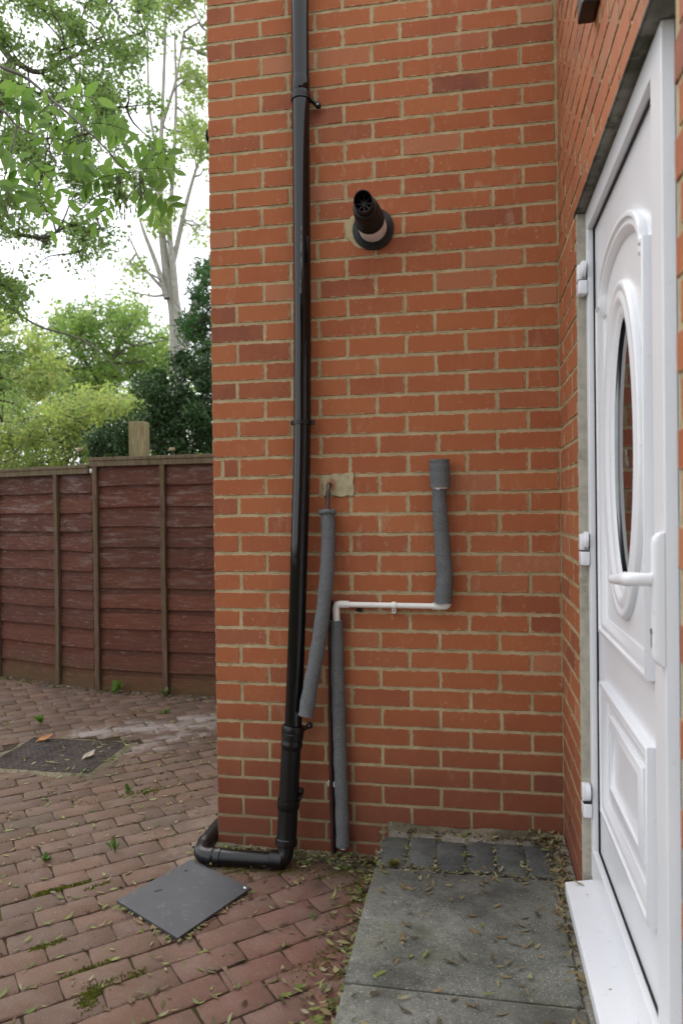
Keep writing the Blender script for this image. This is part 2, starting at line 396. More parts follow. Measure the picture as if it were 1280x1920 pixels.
for mb in PV:
    me = mb.mesh('paver', 40); me.materials.append(PAVER); PVm.append((me, mb))
COVER_Q = [(-1.557,1.147),(-.947,1.135),(-.933,.640),(-1.543,.652)]
cc = Vector((-1.245,.893,0))
COVER_Z = [tuple(((Vector((*q,0))-cc)*1.13+cc)[:2]) for q in COVER_Q]
campos = Vector((1.0237,-2.787,1.3687))
def infrustum(P, mg=40):
    d = Vector(P)-campos; z = d.dot(fw)
    if z < .2: return False
    u = 640+1363.57*d.dot(rt)/z; v = 960-1363.57*d.dot(up)/z
    return -mg < u < 1280+mg and -mg < v < 1920+mg
cand = []
for k in range(-45, 45):
    n_ = -.380 + k*.1045
    jog = random.uniform(-.012,.012)
    for j in range(-40, 30):
        u_ = -.403 + .1025*(k % 2) + j*.2055 + jog + random.uniform(-.002,.002)
        P = PU*u_ + PN*n_
        x, y = P.x, P.y
        if not (-5.5 < x < .74 and -2.6 < y < 2.75): continue
        if x > .03 and y > -.02: continue
        if y > 2.42-.28*(x+1.8)*(1 if x<-1.8 else .28): continue
        if inpoly((x,y), COVER_Z): continue
        cand.append((P, k, j))
vis = sorted([c for c in cand if infrustum(c[0], 60)], key=lambda c: (c[0]-campos).length)
near = vis[:300]; nearset = {id(c) for c in near}
rest = [c for c in cand if id(c) not in nearset]
def paver_xf():
    return Matrix.Rotation(PA+random.gauss(0,.011), 4, 'Z') @ Matrix.Rotation(random.gauss(0,.007),4,'X') @ Matrix.Rotation(random.gauss(0,.005),4,'Y')
for c in near:
    me, mb = random.choice(PVm); P = c[0].copy(); P.z = max(-.002,min(.0035,random.gauss(0,.0016)))
    o = link('paver', me, None, paving); o.matrix_local = Matrix.Translation(P-paving.location) @ paver_xf()
mbr = MB(); rv = []
for c in rest:
    me, mb = random.choice(PVm); P = c[0].copy(); P.z = max(-.002,min(.0035,random.gauss(0,.0016)))
    X = Matrix.Translation(P) @ paver_xf(); mbr.add([X @ Vector(q) for q in mb.v], mb.f); rv += [random.random()]*len(mb.v)
o = part('paver', mbr, PAVER, paving, 40); o['kind'] = 'stuff'
a = o.data.attributes.new('rnd', 'FLOAT', 'POINT'); a.data.foreach_set('value', rv)

# ------------------------------------------------------------------ brick walls
JL = [3.4394,3.3643,3.2885,3.2185,3.1437,3.0642,2.9958,2.9215,2.8451,2.7749,2.6974,2.624,2.5516,2.472,2.3988,2.328,2.2502,2.1732,2.0968,2.0213,1.9388,1.8677,1.7922,1.7139,1.6425,1.5624,1.484,1.4097,1.334,1.259,1.1828,1.1044,1.0314,.9584,.8853,.8122,.7373,.6637,.5862,.5107,.4353,.3598,.2843,.2075,.1289,.0543,-.021]
JR = [3.433,3.358,3.2825]+[3.2077,3.1384,3.0655,2.9902,2.9172,2.8438,2.7708,2.6973,2.6184,2.5486,2.4776,2.4012,2.3229,2.253,2.174,2.0995,2.02,1.9444,1.8667,1.7912,1.7173,1.6399,1.5657,1.4884,1.4127,1.3359,1.2559,1.18,1.106,1.0298,.9519,.8816,.8096,.7354,.6611,.5868,.5105,.4359,.3617,.287,.2068]+[.1315,.0555,-.021]
# index i here is the joint ABOVE course i; JL[0] belongs to the first (mostly out of frame) course
def brick_mesh(L, H, D, seed):
    """front face on local -Y at y=0, centred in x and z"""
    r = random.Random(seed); pts = []; j = .0009
    def edge(a, b, n):
        for i in range(n):
            t = i/n; pts.append([a[0]+(b[0]-a[0])*t, a[1]+(b[1]-a[1])*t])
    nl = 5 if L > .15 else 3
    edge((-L/2,-H/2),(L/2,-H/2),nl); edge((L/2,-H/2),(L/2,H/2),2); edge((L/2,H/2),(-L/2,H/2),nl); edge((-L/2,H/2),(-L/2,-H/2),2)
    for q in pts: q[0] += r.uniform(-j,j); q[1] += r.uniform(-j,j)*.9
    for k in (0, nl, nl+2, 2*nl+2):
        q = pts[k]; c = r.uniform(0,.0018); q[0] -= math.copysign(c,q[0]); q[1] -= math.copysign(c,q[1])
    N = len(pts); b = .0018
    ins = [((abs(x)-b)*(1 if x>0 else -1) if abs(x)>L*.42 else x, (abs(z)-b)*(1 if z>0 else -1) if abs(z)>H*.35 else z) for x, z in pts]
    vs = [(x,r.uniform(0,.0006),z) for x, z in ins] + [(x,.0018,z) for x, z in pts] + [(x,D,z) for x, z in pts]
    fs = [tuple(range(N))]
    for k in range(N):
        k2 = (k+1)%N; fs.append((N+k,N+k2,k2,k)); fs.append((2*N+k,2*N+k2,N+k2,N+k))
    me = bpy.data.meshes.new('brick'); me.from_pydata(vs, [], fs)
    uvl = me.uv_layers.new(name='UVMap')
    for l in me.loops:
        q = vs[l.vertex_index]; uvl.data[l.index].uv = (min(1,max(0,q[0]/L+.5)), min(1,max(0,q[2]/H+.5)))
    me.materials.append(BRICK); return me, vs, fs
BL = .215; BH = .065
STR = [brick_mesh(BL, BH, .1025, 100+i) for i in range(14)]
HDR = [brick_mesh(.1025, BH, .1025, 200+i) for i in range(10)]
HDRD = [brick_mesh(.1025, BH, .215, 300+i) for i in range(6)]

wall = thing('brick_wall', 'red brick end wall carrying the downpipe, flue and lagged pipes', 'wall', (.67,.15,0))
mc = MB()
mc.box(.0025, 1.62, .0028, .30, -.09, 3.44); mc.box(.0025, .30, .305, 2.45, -.09, 3.44)
part('mortar', mc, MORTAR, wall)
def put_brick(meset, parent, c, rotz, sx, sz, tilt=0):
    me = random.choice(meset)[0]
    o = link('brick', me, None, parent)
    o.matrix_local = Matrix.Translation(Vector(c)-parent.location) @ Matrix.Rotation(rotz,4,'Z') @ Matrix.Rotation(tilt,4,'Y') @ Matrix.Diagonal((sx,1,sz,1))
    return o
nb = 0
for i in range(46):
    zl0, zr0 = JL[i], JR[i]; zl1, zr1 = JL[i+1], JR[i+1]
    zm = (zl0+zl1)/2
    header = (i-1) % 2 == 0
    pitch = .2212 + (.2250-.2212)*max(0,min(1,(3.3-zm)/1.9))
    js = ([.1075] if header else []) + [(.1075 if header else .2200-.225+.0)+0 for _ in ()]
    first = .1075 if header else .220
    js = [-.0052] + [first + k*pitch + random.gauss(0,.0015) for k in range(7)]
    js = [x for x in js if x < 1.29]
    js.append(1.350 - max(0,(zm-2.4))*.014 + random.uniform(-.006,.001))
    for k in range(len(js)-1):
        x0, x1 = js[k]+.0051, js[k+1]-.0051
        xm = (x0+x1)/2; t = xm/1.345
        za = zl0+(zr0-zl0)*t - .0050; zb = zl1+(zr1-zl1)*t + .0050
        if i == 25 and k == 0:      # a quoin header broken and patched with mortar
            for (a_, b_) in ((x0,.033),(.048,x1)):
                put_brick(HDRD, wall, ((a_+b_)/2, random.gauss(0,.0006), (za+zb)/2), 0, (b_-a_)/.1025, (za-zb)/BH)
            continue
        # the overflow patch and the flue hole replace brick
        L = x1-x0
        ms = (HDRD if (k == 0) else HDR) if L < .15 else STR
        nom = .1025 if L < .15 else BL
        tilt = -math.atan2((zr0+zr1)/2-(zl0+zl1)/2, 1.345)
        put_brick(ms, wall, (xm, random.gauss(0,.0007), (za+zb)/2), 0, L/nom, (za-zb)/BH, tilt + random.gauss(0,.003)); nb += 1
# the return of the wall round the quoin, not seen from here: one joined part
mbx = MB(); rv = []
for i in range(46):
    y = .1075 + .005 if (i-1) % 2 else .220+.005
    while y < 2.4:
        y1 = min(y+.215, 2.445)
        me, vs, fs = random.choice(STR)
        X = Matrix.Translation((0, (y+y1)/2, (JL[i]+JL[i+1])/2)) @ Matrix.Rotation(R(-90),4,'Z') @ Matrix.Diagonal(((y1-y)/BL,1,.98,1))
        mbx.add([X @ Vector(q) for q in vs], fs); rv += [random.random()]*len(vs); y = y1+.010
o = part('brick', mbx, BRICK, wall); o['kind'] = 'stuff'
at = o.data.attributes.new('rnd','FLOAT','POINT'); at.data.foreach_set('value', rv)

# door wall: plane x = 1.345, running back towards the viewer
XW = 1.345
dw = thing('brick_wall', 'red brick side wall that holds the white front door', 'wall', (1.4,-.9,0))
DY0, DY1 = -.438, -1.553; LZ = 2.262
mc = MB()
mc.box(XW+.0032, XW+.25, DY0+.004, .02, -.09, 3.44); mc.box(XW+.0032, XW+.25, DY1+.001, DY0+.0035, 2.266, 3.44); mc.box(XW+.0032, XW+.25, -2.45, DY1, -.09, 3.44)
part('mortar', mc, MORTAR, dw)
for i in range(46):
    z0 = JR[i]-.0050; z1 = JR[i+1]+.0050
    first = -.2225 if i % 2 else -.110
    js = [.004] + [first - k*.225 + random.gauss(0,.0015) for k in range(12)]
    above = z1 > LZ-.012
    if above: z1 = max(z1, 2.2665)
    spans = []
    for k in range(len(js)-1):
        a, b = js[k]-.005, js[k+1]+.005       # a > b
        if b < -2.05: break
        if above: spans.append((a,b)); continue
        if b >= DY0-.02: spans.append((a, max(b,DY0)))
        elif a > DY0: spans.append((a, DY0))
        if a <= DY1+.02 and a < DY1+.001: spans.append((a,b))
        elif b < DY1 < a: spans.append((DY1-.001,b))
    for a, b in spans:
        if a-b < .03: continue
        if above and b < -1.62: continue
        L = a-b; ms, nom = (HDR,.1025) if L < .15 else (STR,BL)
        put_brick(ms, dw, (XW+random.gauss(0,.0006), (a+b)/2, (z0+z1)/2), R(-90), L/nom, (z0-z1)/BH, random.gauss(0,.003))
rv_ = MB(); rv_.box(XW+.003, 1.42, DY0-.006, DY0+.0035, .10, 2.258); part('reveal', rv_, RENDER, dw, None, .002)
ln = MB(); ln.box(XW+.0012, 1.60, DY1-.03, DY0+.05, 2.2585, 2.2650); part('lintel', ln, GREYSTEEL, dw, None, .004)
st = MB(); st.box(XW-.003, XW+.0011, DY1-.02, DY0+.03, 2.2590, 2.2645); part('lintel_lip', st, GREYSTEEL, dw, None, .002)

# unseen house added behind the viewer to keep the low sky off these walls
nb_m = mat_plain('plain_brown_brick', (.16,.085,.06), .9, .2, .2, 6)
nh = bpy.data.objects.new('added_sky_blocker', None); COL.objects.link(nh); nh['kind'] = 'structure'; nh.location = (4,-8,0)
mb = MB(); mb.box(-1.3, 9.5, -12, -6.6, -.12, 3.9); part('wall', mb, nb_m, nh)
mb = MB(); mb.add([(-1.6,-6.3,3.85),(9.8,-6.3,3.85),(9.8,-12.3,3.85),(-1.6,-12.3,3.85),(-1.6,-9.3,5.3),(9.8,-9.3,5.3)], [(0,1,5,4),(2,3,4,5),(0,4,3),(1,2,5),(3,2,1,0)]); part('roof', mb, mat_plain('brown_tile', (.08,.06,.05), .9, .2, .2, 6), nh)

# ------------------------------------------------------------------ front door
door = thing('front_door', 'white panelled front door with an oval glass pane in the right-hand wall', 'door', (1.40,-.9,.2))
XS, XL = 1.374, 1.396
SY0, SY1, SZ0, SZ1 = -.4445, -1.354, .212, 2.2575           # sash outside
IY0, IY1, IZ0, IZ1 = -.480, -1.270, .302, 2.196           # sash opening
def ring_rect(mb, o, i, x0, x1):
    O = [(o[0],o[2]),(o[1],o[2]),(o[1],o[3]),(o[0],o[3])]; I = [(i[0],i[2]),(i[1],i[2]),(i[1],i[3]),(i[0],i[3])]
    vs = [(x0,*p) for p in O]+[(x0,*p) for p in I]+[(x1,*p) for p in O]+[(x1,*p) for p in I]; fs = []
    for k in range(4):
        n = (k+1)%4; fs += [(k,n,4+n,4+k),(8+k,12+k,12+n,8+n),(k,8+k,8+n,n),(4+k,4+n,12+n,12+k)]
    mb.add(vs, fs)
fr = MB(); ring_rect(fr, (DY0-.007,DY1+.0005,.206,2.2575), (SY0-.001 if False else -.47,-1.31,.26,2.22), XL+.004, 1.47); part('frame', fr, UPVC, door, None, .002)
sa = MB(); ring_rect(sa, (SY0,SY1,SZ0,SZ1), (IY0,IY1,IZ0,IZ1), XS, XL+.003); part('sash', sa, UPVC, door, None, .003)
gk = MB(); ring_rect(gk, (IY0-.0003,IY1+.0003,IZ0+.0003,IZ1-.0003), (IY0-.0045,IY1+.0045,IZ0+.0045,IZ1-.0045), XL-.006, XL-.0004); part('gasket', gk, GASKET, door)
YC, ZC, GA, GB = -.885, 1.497, .128, .372
def oval(a, b, n=72): return [(YC+a*math.cos(2*math.pi*k/n), ZC+b*math.sin(2*math.pi*k/n)) for k in range(n)]
def rect_hit(ang):
    c, s = math.cos(ang), math.sin(ang); ts = []
    if c > 1e-9: ts.append((IY0-.001-YC)/c)
    if c < -1e-9: ts.append((IY1+.001-YC)/c)
    if s > 1e-9: ts.append((IZ1-.001-ZC)/s)
    if s < -1e-9: ts.append((IZ0+.001-ZC)/s)
    t = min(ts); return (YC+c*t, ZC+s*t)
N = 72
angs = sorted([2*math.pi*k/N for k in range(N)] + [math.atan2(z-ZC, y-YC) % (2*math.pi) for y in (IY0-.001,IY1+.001) for z in (IZ0+.001,IZ1-.001)])
lf = MB(); n = len(angs); vs = []; fs = []
ov = [(YC+GA*math.cos(a), ZC+GB*math.sin(a)) for a in angs]; ro = []
for a, (oy, oz) in zip(angs, ov):
    ro.append(rect_hit(math.atan2(math.sin(a), math.cos(a))))
vs = [(XL,*p) for p in ro]+[(XL,*p) for p in ov]+[(XL+.045,*p) for p in ro]+[(XL+.045,*p) for p in ov]
for k in range(n):
    q = (k+1)%n; fs += [(k,q,n+q,n+k),(2*n+k,3*n+k,3*n+q,2*n+q),(k,2*n+k,2*n+q,q),(n+k,n+q,3*n+q,3*n+k)]
lf.add(vs, fs); part('panel', lf, UPVC, door)
def moulding(path, prof, inward=1):
    """path closed in (y,z), counter-clockwise seen from -x side irrelevant; prof: (offset inward, proud)"""
    n = len(path); P = [Vector(p) for p in path]; cen = sum(P, Vector((0,0)))/n; NR = []
    for k in range(n):
        a = (P[k]-P[k-1]).normalized(); b = (P[(k+1)%n]-P[k]).normalized()
        na = Vector((-a.y,a.x)); nb_ = Vector((-b.y,b.x)); nn = (na+nb_)
        nn = nn/max(.35, nn.length_squared/2) if nn.length > 1e-6 else na
        NR.append(nn)
    area = sum(P[k-1].x*P[k].y-P[k].x*P[k-1].y for k in range(n))
    sg = 1 if area > 0 else -1
    mb = MB(); vs = []; m_ = len(prof)
    for o, h in prof:
        for k in range(n): q = P[k]+NR[k]*sg*o; vs.append((XL+.001-h, q.x, q.y))
    fs = [(i*n+k, i*n+(k+1)%n, (i+1)*n+(k+1)%n, (i+1)*n+k) for i in range(m_-1) for k in range(n)]
    mb.add(vs, fs); return mb
ogee = [(0,0),(0,.012),(.003,.016),(.010,.0165),(.014,.0125),(.018,.0125),(.024,.0175),(.032,.0165),(.037,.010),(.041,.008),(.046,.0085),(.052,.006),(.058,0)]
rails = [(0,0),(0,.017),(.003,.020),(.012,.020),(.017,.014),(.021,.0135),(.026,.0165),(.032,.0155),(.038,.009),(.046,.007),(.050,0)]
part('moulding', moulding(oval(.222,.418,96), [(q*1.55,h) for q,h in ogee]), UPVC, door, 50)
# upper panel moulding: straight sides, shoulders and an arched head
PY0, PY1, PZ0 = -.588, -1.176, .992
top = [(PY1,PZ0),(PY0,PZ0),(PY0,1.925)]
for k in range(0, 25):
    a = math.pi*k/24; top.append((YC+.262*math.cos(a), 1.925+.006+.125*math.sin(a)))
top.append((PY1,1.925))
part('moulding', moulding(top, rails), UPVC, door, 50)
def rectp(a,b,c,d): return [(b,c),(a,c),(a,d),(b,d)]
part('moulding', moulding(rectp(-.588,-1.176,.470,.852), rails), UPVC, door, 50)
part('moulding', moulding(rectp(-.682,-1.088,.560,.778), [(0,0),(0,.007),(.003,.010),(.012,.010),(.018,.013),(.030,.013),(.036,.004),(.045,0)]), UPVC, door, 50)
gl = MB(); gp = oval(GA+.006, GB+.006); gl.add([(XL+.007,*p) for p in gp]+[(XL+.013,*p) for p in gp], [tuple(range(72))]+[tuple(range(72,144))[::-1]]+[(k,(k+1)%72,72+(k+1)%72,72+k) for k in range(72)])
gpane = part('glass', gl, GLASS, door)
sp = MB(); o2 = oval(GA,GB); o3 = oval(GA-.006,GB-.008)
sp.add([(XL+.001,*p) for p in o2]+[(XL+.0068,*p) for p in o3], [(k,(k+1)%72,72+(k+1)%72,72+k) for k in range(72)])
part('glazing_bead', sp, mat_plain('grey_bead', (.30,.33,.33), .4), door, 60)
ld = MB()
for k in range(6):
    a = math.pi*k/3; ld.tube([(XL+.0062,YC,ZC-.02),(XL+.0060,YC+.022*math.cos(a),ZC-.02+.026*math.sin(a))], [.0028,.0016], 6)
part('lead_strip', ld, LEAD, gpane)
# handle
hd = MB(); hy0, hy1 = -1.3225, -1.3535
n = 14; prof = [(hy0,0),(hy0,.010),(hy0-.006,.0185),(hy0-.013,.021),(hy1+.009,.021),(hy1+.003,.017),(hy1,.010),(hy1,0)]
rows = []
for z, k in ((1.060,0),(1.062,.55),(1.069,.9),(1.080,1),(1.290,1),(1.302,.9),(1.309,.55),(1.311,0)):
    rows.append([(XS-.0002-h*k, y, z) for y, h in prof])
vs = [q for r_ in rows for q in r_]; m_ = len(prof)
fs = [(i*m_+k, i*m_+k+1, (i+1)*m_+k+1, (i+1)*m_+k) for i in range(len(rows)-1) for k in range(m_-1)]
hd.add(vs, fs); hplate = part('handle', hd, UPVC, door, 40)
lv = MB(); pl_ = [(1.354,-1.338,1.222),(1.338,-1.338,1.222),(1.324,-1.334,1.222),(1.316,-1.322,1.221),(1.314,-1.300,1.219),(1.313,-1.27,1.216),(1.312,-1.24,1.212),(1.312,-1.21,1.2085),(1.3125,-1.18,1.206),(1.3130,-1.160,1.2045),(1.3132,-1.152,1.204)]
lv.tube(pl_, [.0125,.0125,.0132,.0138,.0138,.0125,.0108,.0098,.0092,.0085,.004], 16, squash=.8)
part('lever', lv, UPVC, hplate, 50)
kh = MB(); kh.lathe([(0,.0065),(-.002,.0065)], (XS-.0205,-1.338,1.124), 'x', 14); kh.box(XS-.0222,XS-.0205,-1.3405,-1.3355,1.094,1.120)
part('keyhole', kh, STEEL, hplate)
# hinges
for zc in (2.055, 1.232, .462):
    hm = MB(); yh = -.440
    hm.box(1.3465, 1.3735, yh-.046, -.4362, zc-.055, zc-.012)
    hg = part('hinge', hm, UPVC, door, 40, .005, 3)
    kb_ = MB(); kb_.box(1.3465,1.372,yh-.030,-.4362,zc-.0105,zc+.040); part('hinge_leaf', kb_, UPVC, hg, 40, .004, 3)
    ck = MB(); ck.lathe([(0,.006),(-.001,.026),(-.010,.026),(-.015,.020),(-.016,0.004)], (1.3625+.006,yh-.033,zc+.022), 'x', 20); part('hinge_cap', ck, UPVC, hg, 40)
    gp_ = MB(); gp_.box(1.3475,1.370,yh-.044,-.4375,zc-.0119,zc-.0106); part('hinge_gap', gp_, GASKET, hg)
sl = MB(); sl.add([(1.293,-.462,.196),(1.293,-1.60,.196),(1.396,-1.60,.214),(1.396,-.462,.214),(1.293,-.462,.160),(1.293,-1.60,.160),(1.396,-1.60,.160),(1.396,-.462,.160)],
        [(0,1,2,3),(7,6,5,4),(0,4,5,1),(1,5,6,2),(2,6,7,3),(3,7,4,0)])
part('sill', sl, UPVC, door, None, .003)

wb = MB(); wb.box(1.303, 1.3448, -.905, -.818, 2.60, 2.85)
solo('wall_bracket', wb, DARK, 'dark brown block fixed to the brickwork above the door', 'bracket', (1.345,-.86,2.555), None, .005)

# ------------------------------------------------------------------ raised step: slabs, blue-grey setts, cement
step = bpy.data.objects.new('path', None); COL.objects.link(step); step['kind'] = 'structure'; step.location = (1,-.6,0)
mb = MB(); mb.box(.700, 1.3445, -2.9, -.001, -.08, .131); part('cement_bed', mb, CEMENT, step, None, .006)
mb = MB(); mb.box(1.284, 1.3446, -2.9, -.001, .1315, .1375); part('cement_strip', mb, CEMENT, step, None, .006)
for y1, y0 in ((-.352,-.952),(-.960,-1.560),(-1.568,-2.168)):
    s_m = slab_mesh('slab', .597, .597, .03, .0025, .006, int(-y1*100), .0008); me = s_m.mesh('slab', 40); me.materials.append(SLAB)
    o = link('slab', me, None, step); o.location = Vector((.982+random.gauss(0,.002), (y0+y1)/2, .1415))-step.location; o.rotation_euler = (random.gauss(0,.002), random.gauss(0,.002), random.gauss(0,.003)+R(-.8))
xs = .685
for k in range(6):
    s_m = slab_mesh('sett', .0985, .225, .05, .0014, .004, 900+k, .0006); me = s_m.mesh('sett', 40); me.materials.append(SETT)
    o = link('sett', me, None, step); o.location = Vector((xs+.049, -.222+random.gauss(0,.003), .1405+random.gauss(0,.001)))-step.location
    o.rotation_euler = (random.gauss(0,.005), random.gauss(0,.005), random.gauss(0,.008)); xs += .1005+random.uniform(0,.002)

def lumpy_strip(pts, w0, w1, h, seed, n=60):
    """uneven fillet along a polyline in plan"""
    r = random.Random(seed); mb = MB(); vs = []; fs = []; P = [Vector((*p,0)) for p in pts]
    segs = [(P[i+1]-P[i]).length for i in range(len(P)-1)]; T = sum(segs); m_ = 6
    ph = [r.uniform(0,6.28) for _ in range(6)]
    for i in range(n+1):
        d = T*i/n; k = 0; D = d
        while k < len(segs)-1 and d > segs[k]: d -= segs[k]; k += 1
        t = (P[k+1]-P[k]).normalized(); q = P[k]+t*d; nn = Vector((t.y,-t.x,0))
        wob = .5+.28*math.sin(D*9+ph[0])+.16*math.sin(D*23+ph[1])+.08*math.sin(D*61+ph[2])
        w_ = w0+(w1-w0)*wob; hh = h*(.75+.3*math.sin(D*13+ph[3])+.15*math.sin(D*37+ph[4]))
        for j in range(m_+1):
            f = j/m_; z = hh*(1-f)**1.3+r.uniform(-.1,.1)*h*(0<f<1); vs.append((q.x+nn.x*w_*f, q.y+nn.y*w_*f, z-.014*(f>.95)))
    for i in range(n):
        for j in range(m_): a = i*(m_+1)+j; fs.append((a,a+1,a+m_+2,a+m_+1))
    mb.add(vs, fs); return mb
o = link('cement_fillet', lumpy_strip([(-.005,.9),(-.005,-.002),(.70,-.002)][1:] , .05, .15, .016, 4, 160).mesh('cement_fillet', 60), HAUNCH); o['kind'] = 'structure'
o = link('cement_fillet', lumpy_strip([(-.002,1.2),(-.002,-.02)], .06, .13, .018, 5, 160).mesh('cement_fillet', 60), HAUNCH); o['kind'] = 'structure'
o = link('cement_fillet', lumpy_strip([(.69,-.006),(1.34,-.006)], .03, .085, .014, 6, 120).mesh('cement_fillet', 60), HAUNCH); o.location.z = .132; o['kind'] = 'structure'

# ------------------------------------------------------------------ covers on the paving
mh = thing('drain_cover', 'worn dark patterned drain cover sunk in the paving before the fence', 'drain cover', (-1.245,.893,0))
def quad_block(q, z0, z1):
    mb = MB(); mb.add([(x,y,z0) for x,y in q]+[(x,y,z1) for x,y in q], [(3,2,1,0),(4,5,6,7)]+[(k,(k+1)%4,4+(k+1)%4,4+k) for k in range(4)]); return mb
sur = MB(); O = COVER_Z; I = [tuple(((Vector((*q,0))-cc)*1.0+cc)[:2]) for q in COVER_Q]
nS = 10; vo = []; vi = []
for k in range(4):
    for t in range(nS):
        f = t/nS
        po = Vector(O[k]).lerp(Vector(O[(k+1)%4]), f); pi_ = Vector(I[k]).lerp(Vector(I[(k+1)%4]), f)
        po += Vector((random.uniform(-.02,.02),random.uniform(-.02,.02)))+ (po-Vector(cc[:2]))*.03
        vo.append((po.x,po.y,-.004)); vi.append((pi_.x,pi_.y,.007+random.uniform(-.002,.002)))
nn_ = len(vo); sur.add(vo+vi, [(k,(k+1)%nn_,nn_+(k+1)%nn_,nn_+k) for k in range(nn_)])
part('surround', sur, HAUNCH, mh, 50)
part('plate', quad_block([tuple(((Vector((*q,0))-cc)*.985+cc)[:2]) for q in COVER_Q], -.02, .006), COVER, mh, None, .003)
A_, B_, D_ = Vector(COVER_Q[3]), Vector(COVER_Q[2]), Vector(COVER_Q[0])
tr = MB()
for i in range(22):
    for j in range(9):
        off = .5 if i % 2 else 0
        p = A_ + (B_-A_)*((j+.35+off*.6)/9.4) + (D_-A_)*((i+.6)/22.2)
        tr.box(p.x-.021, p.x+.021, p.y-.006, p.y+.006, .0055, .0085)
o = part('tread_stud', tr, COVER, mh, None, .001); o['kind'] = 'stuff'
kk = MB(); kk.box(-1.47,-1.38,.955,1.0,.0062,.0092); part('keyhole_cap', kk, GASKET, mh, None, .001)

bp = [(-.200,-.465),(-.055,-.150),(.236,-.312),(.098,-.640)]
cen = Vector((.02,-.392,.0)); lid = thing('cover_plate', 'flat dark grey square board lying askew on the paving by the pipe', 'cover plate', cen)
b_ = quad_block(bp, .004, .0145); b_.v = [(x,y,z+.004*(-(x-.02)*.5)) for x,y,z in b_.v]; part('board', b_, PLATE, lid, None, .0015)
def on_board(px, py): return Vector((px,py,.0149))
sm = MB()
for c0, c1 in (((-.093,-.392),(-.072,-.376)),):
    a = Vector((*c0,.0150)); b2 = Vector((*c1,.0150)); t = (b2-a).normalized(); nn = Vector((-t.y,t.x,0))*.0028
    sm.add([a-nn,b2-nn,b2+nn,a+nn,(a-nn)+Vector((0,0,.0012)),(b2-nn)+Vector((0,0,.0012)),(b2+nn)+Vector((0,0,.0012)),(a+nn)+Vector((0,0,.0012))],[(0,3,2,1),(4,5,6,7),(0,1,5,4),(1,2,6,5),(2,3,7,6),(3,0,4,7)])
part('slot', sm, GASKET, lid)
sm = MB(); sm.lathe([(0,.006),(.0012,.006)], (-.040,-.235,.0152), 'z', 12); part('screw_hole', sm, GASKET, lid)

# ------------------------------------------------------------------ downpipe
dp = thing('downpipe', 'glossy black rainwater downpipe running down the brick wall', 'downpipe', (.36,-.06,0))
RP = .0335
up_path = [(.395,-.046,3.46),(.394,-.047,3.30),(.393,-.048,2.95),(.391,-.05,2.5),(.389,-.05,2.1),(.385,-.05,1.85),(.383,-.05,1.70),(.378,-.052,1.5),(.369,-.058,1.27),(.357,-.066,.95),(.345,-.078,.65),(.338,-.086,.50)]
def spline(pts, n=8):
    P = [Vector(p) for p in pts]; o = []
    for i in range(len(P)-1):
        a, b, c, d = P[max(i-1,0)], P[i], P[i+1], P[min(i+2,len(P)-1)]
        for k in range(n):
            t = k/n; o.append(.5*((2*b)+(-a+c)*t+(2*a-5*b+4*c-d)*t*t+(-a+3*b-3*c+d)*t**3))
    o.append(P[-1]); return o
mb = MB(); mb.tube(spline(up_path,4), RP, 40); part('pipe', mb, PIPE, dp, 60)
lo = [(.3405,-.088,.515),(.333,-.093,.44),(.326,-.103,.30),(.320,-.116,.16),(.317,-.128,.085)]
mb = MB(); mb.tube(spline(lo,5), .0375, 36); part('pipe', mb, PIPE2, dp, 60)
# socket with rings at the joint
def at(path, z):
    for a, b in zip(path, path[1:]):
        if a[2] >= z >= b[2]:
            t = (a[2]-z)/(a[2]-b[2]); return Vector(a).lerp(Vector(b), t), (Vector(a)-Vector(b)).normalized()
    return Vector(path[-1]), (Vector(path[-2])-Vector(path[-1])).normalized()
c0, ax = at(lo, .50)
mb = MB(); mb.lathe([(.030,.0345),(.030,.0405),(.022,.0425),(.012,.0425),(.010,.0405),(.002,.0405),(0,.0425),(-.018,.0425),(-.020,.0405),(-.034,.0405),(-.040,.0425),(-.048,.041),(-.060,.0378)], c0, ax, 36, False, False)
part('socket', mb, PIPE2, dp, 40)
c1, ax1 = at(lo, .232)
mb = MB(); mb.lathe([(.016,.0380),(.013,.0425),(-.010,.0425),(-.016,.0385)], c1, ax1, 36, False, False); part('collar', mb, PIPE2, dp, 40)
c1, ax1 = at(lo, .10)
mb = MB(); mb.lathe([(.012,.0380),(.008,.0420),(-.012,.0420),(-.016,.0385)], c1, ax1, 36, False, False); part('collar', mb, PIPE2, dp, 40)
# upper joint ring
for z, r0 in ((1.690,.0375),):
    c1, ax1 = at(up_path, z); mb = MB(); mb.lathe([(.009,.0338),(.008,r0),(-.008,r0),(-.009,.0338)], c1, ax1, 36, False, False)
    mb.box(c1.x+.032,c1.x+.046,c1.y-.006,c1.y+.012,z-.010,z+.010); mb.box(c1.x-.046,c1.x-.033,c1.y-.002,c1.y+.012,z-.008,z+.008)
    part('clip', mb, PIPE2, dp, 40, 0)
def clip(z, path, r, ex, ez, name='clip'):
    c1, ax1 = at(path, z); mb = MB()
    mb.lathe([(.010,r),(.010,r+.0035),(-.010,r+.0035),(-.010,r)], c1, ax1, 36, False, False)
    e = c1+Vector((ex, .030, ez))
    mb.tube([c1+Vector((r-.002,.012,0)), c1+Vector((r*.6+ex*.5,.026,ez*.6)), e+Vector((0,-.006,0))], [.009,.008,.009], 10)
    mb.lathe([(0,.012),(-.010,.0125),(-.014,.009)], e+Vector((0,-.002,0)), 'y', 16)
    k = part(name, mb, PIPE2, dp, 50)
    s2 = MB(); s2.lathe([(0,.0045),(-.003,.0035)], e+Vector((0,-.0155,0)), 'y', 10); part('screw', s2, STEEL, k)
clip(2.935, up_path, .0345, .062, -.022); clip(.512, up_path, .0405, .060, .012); clip(.245, lo, .0385, .042, .034)
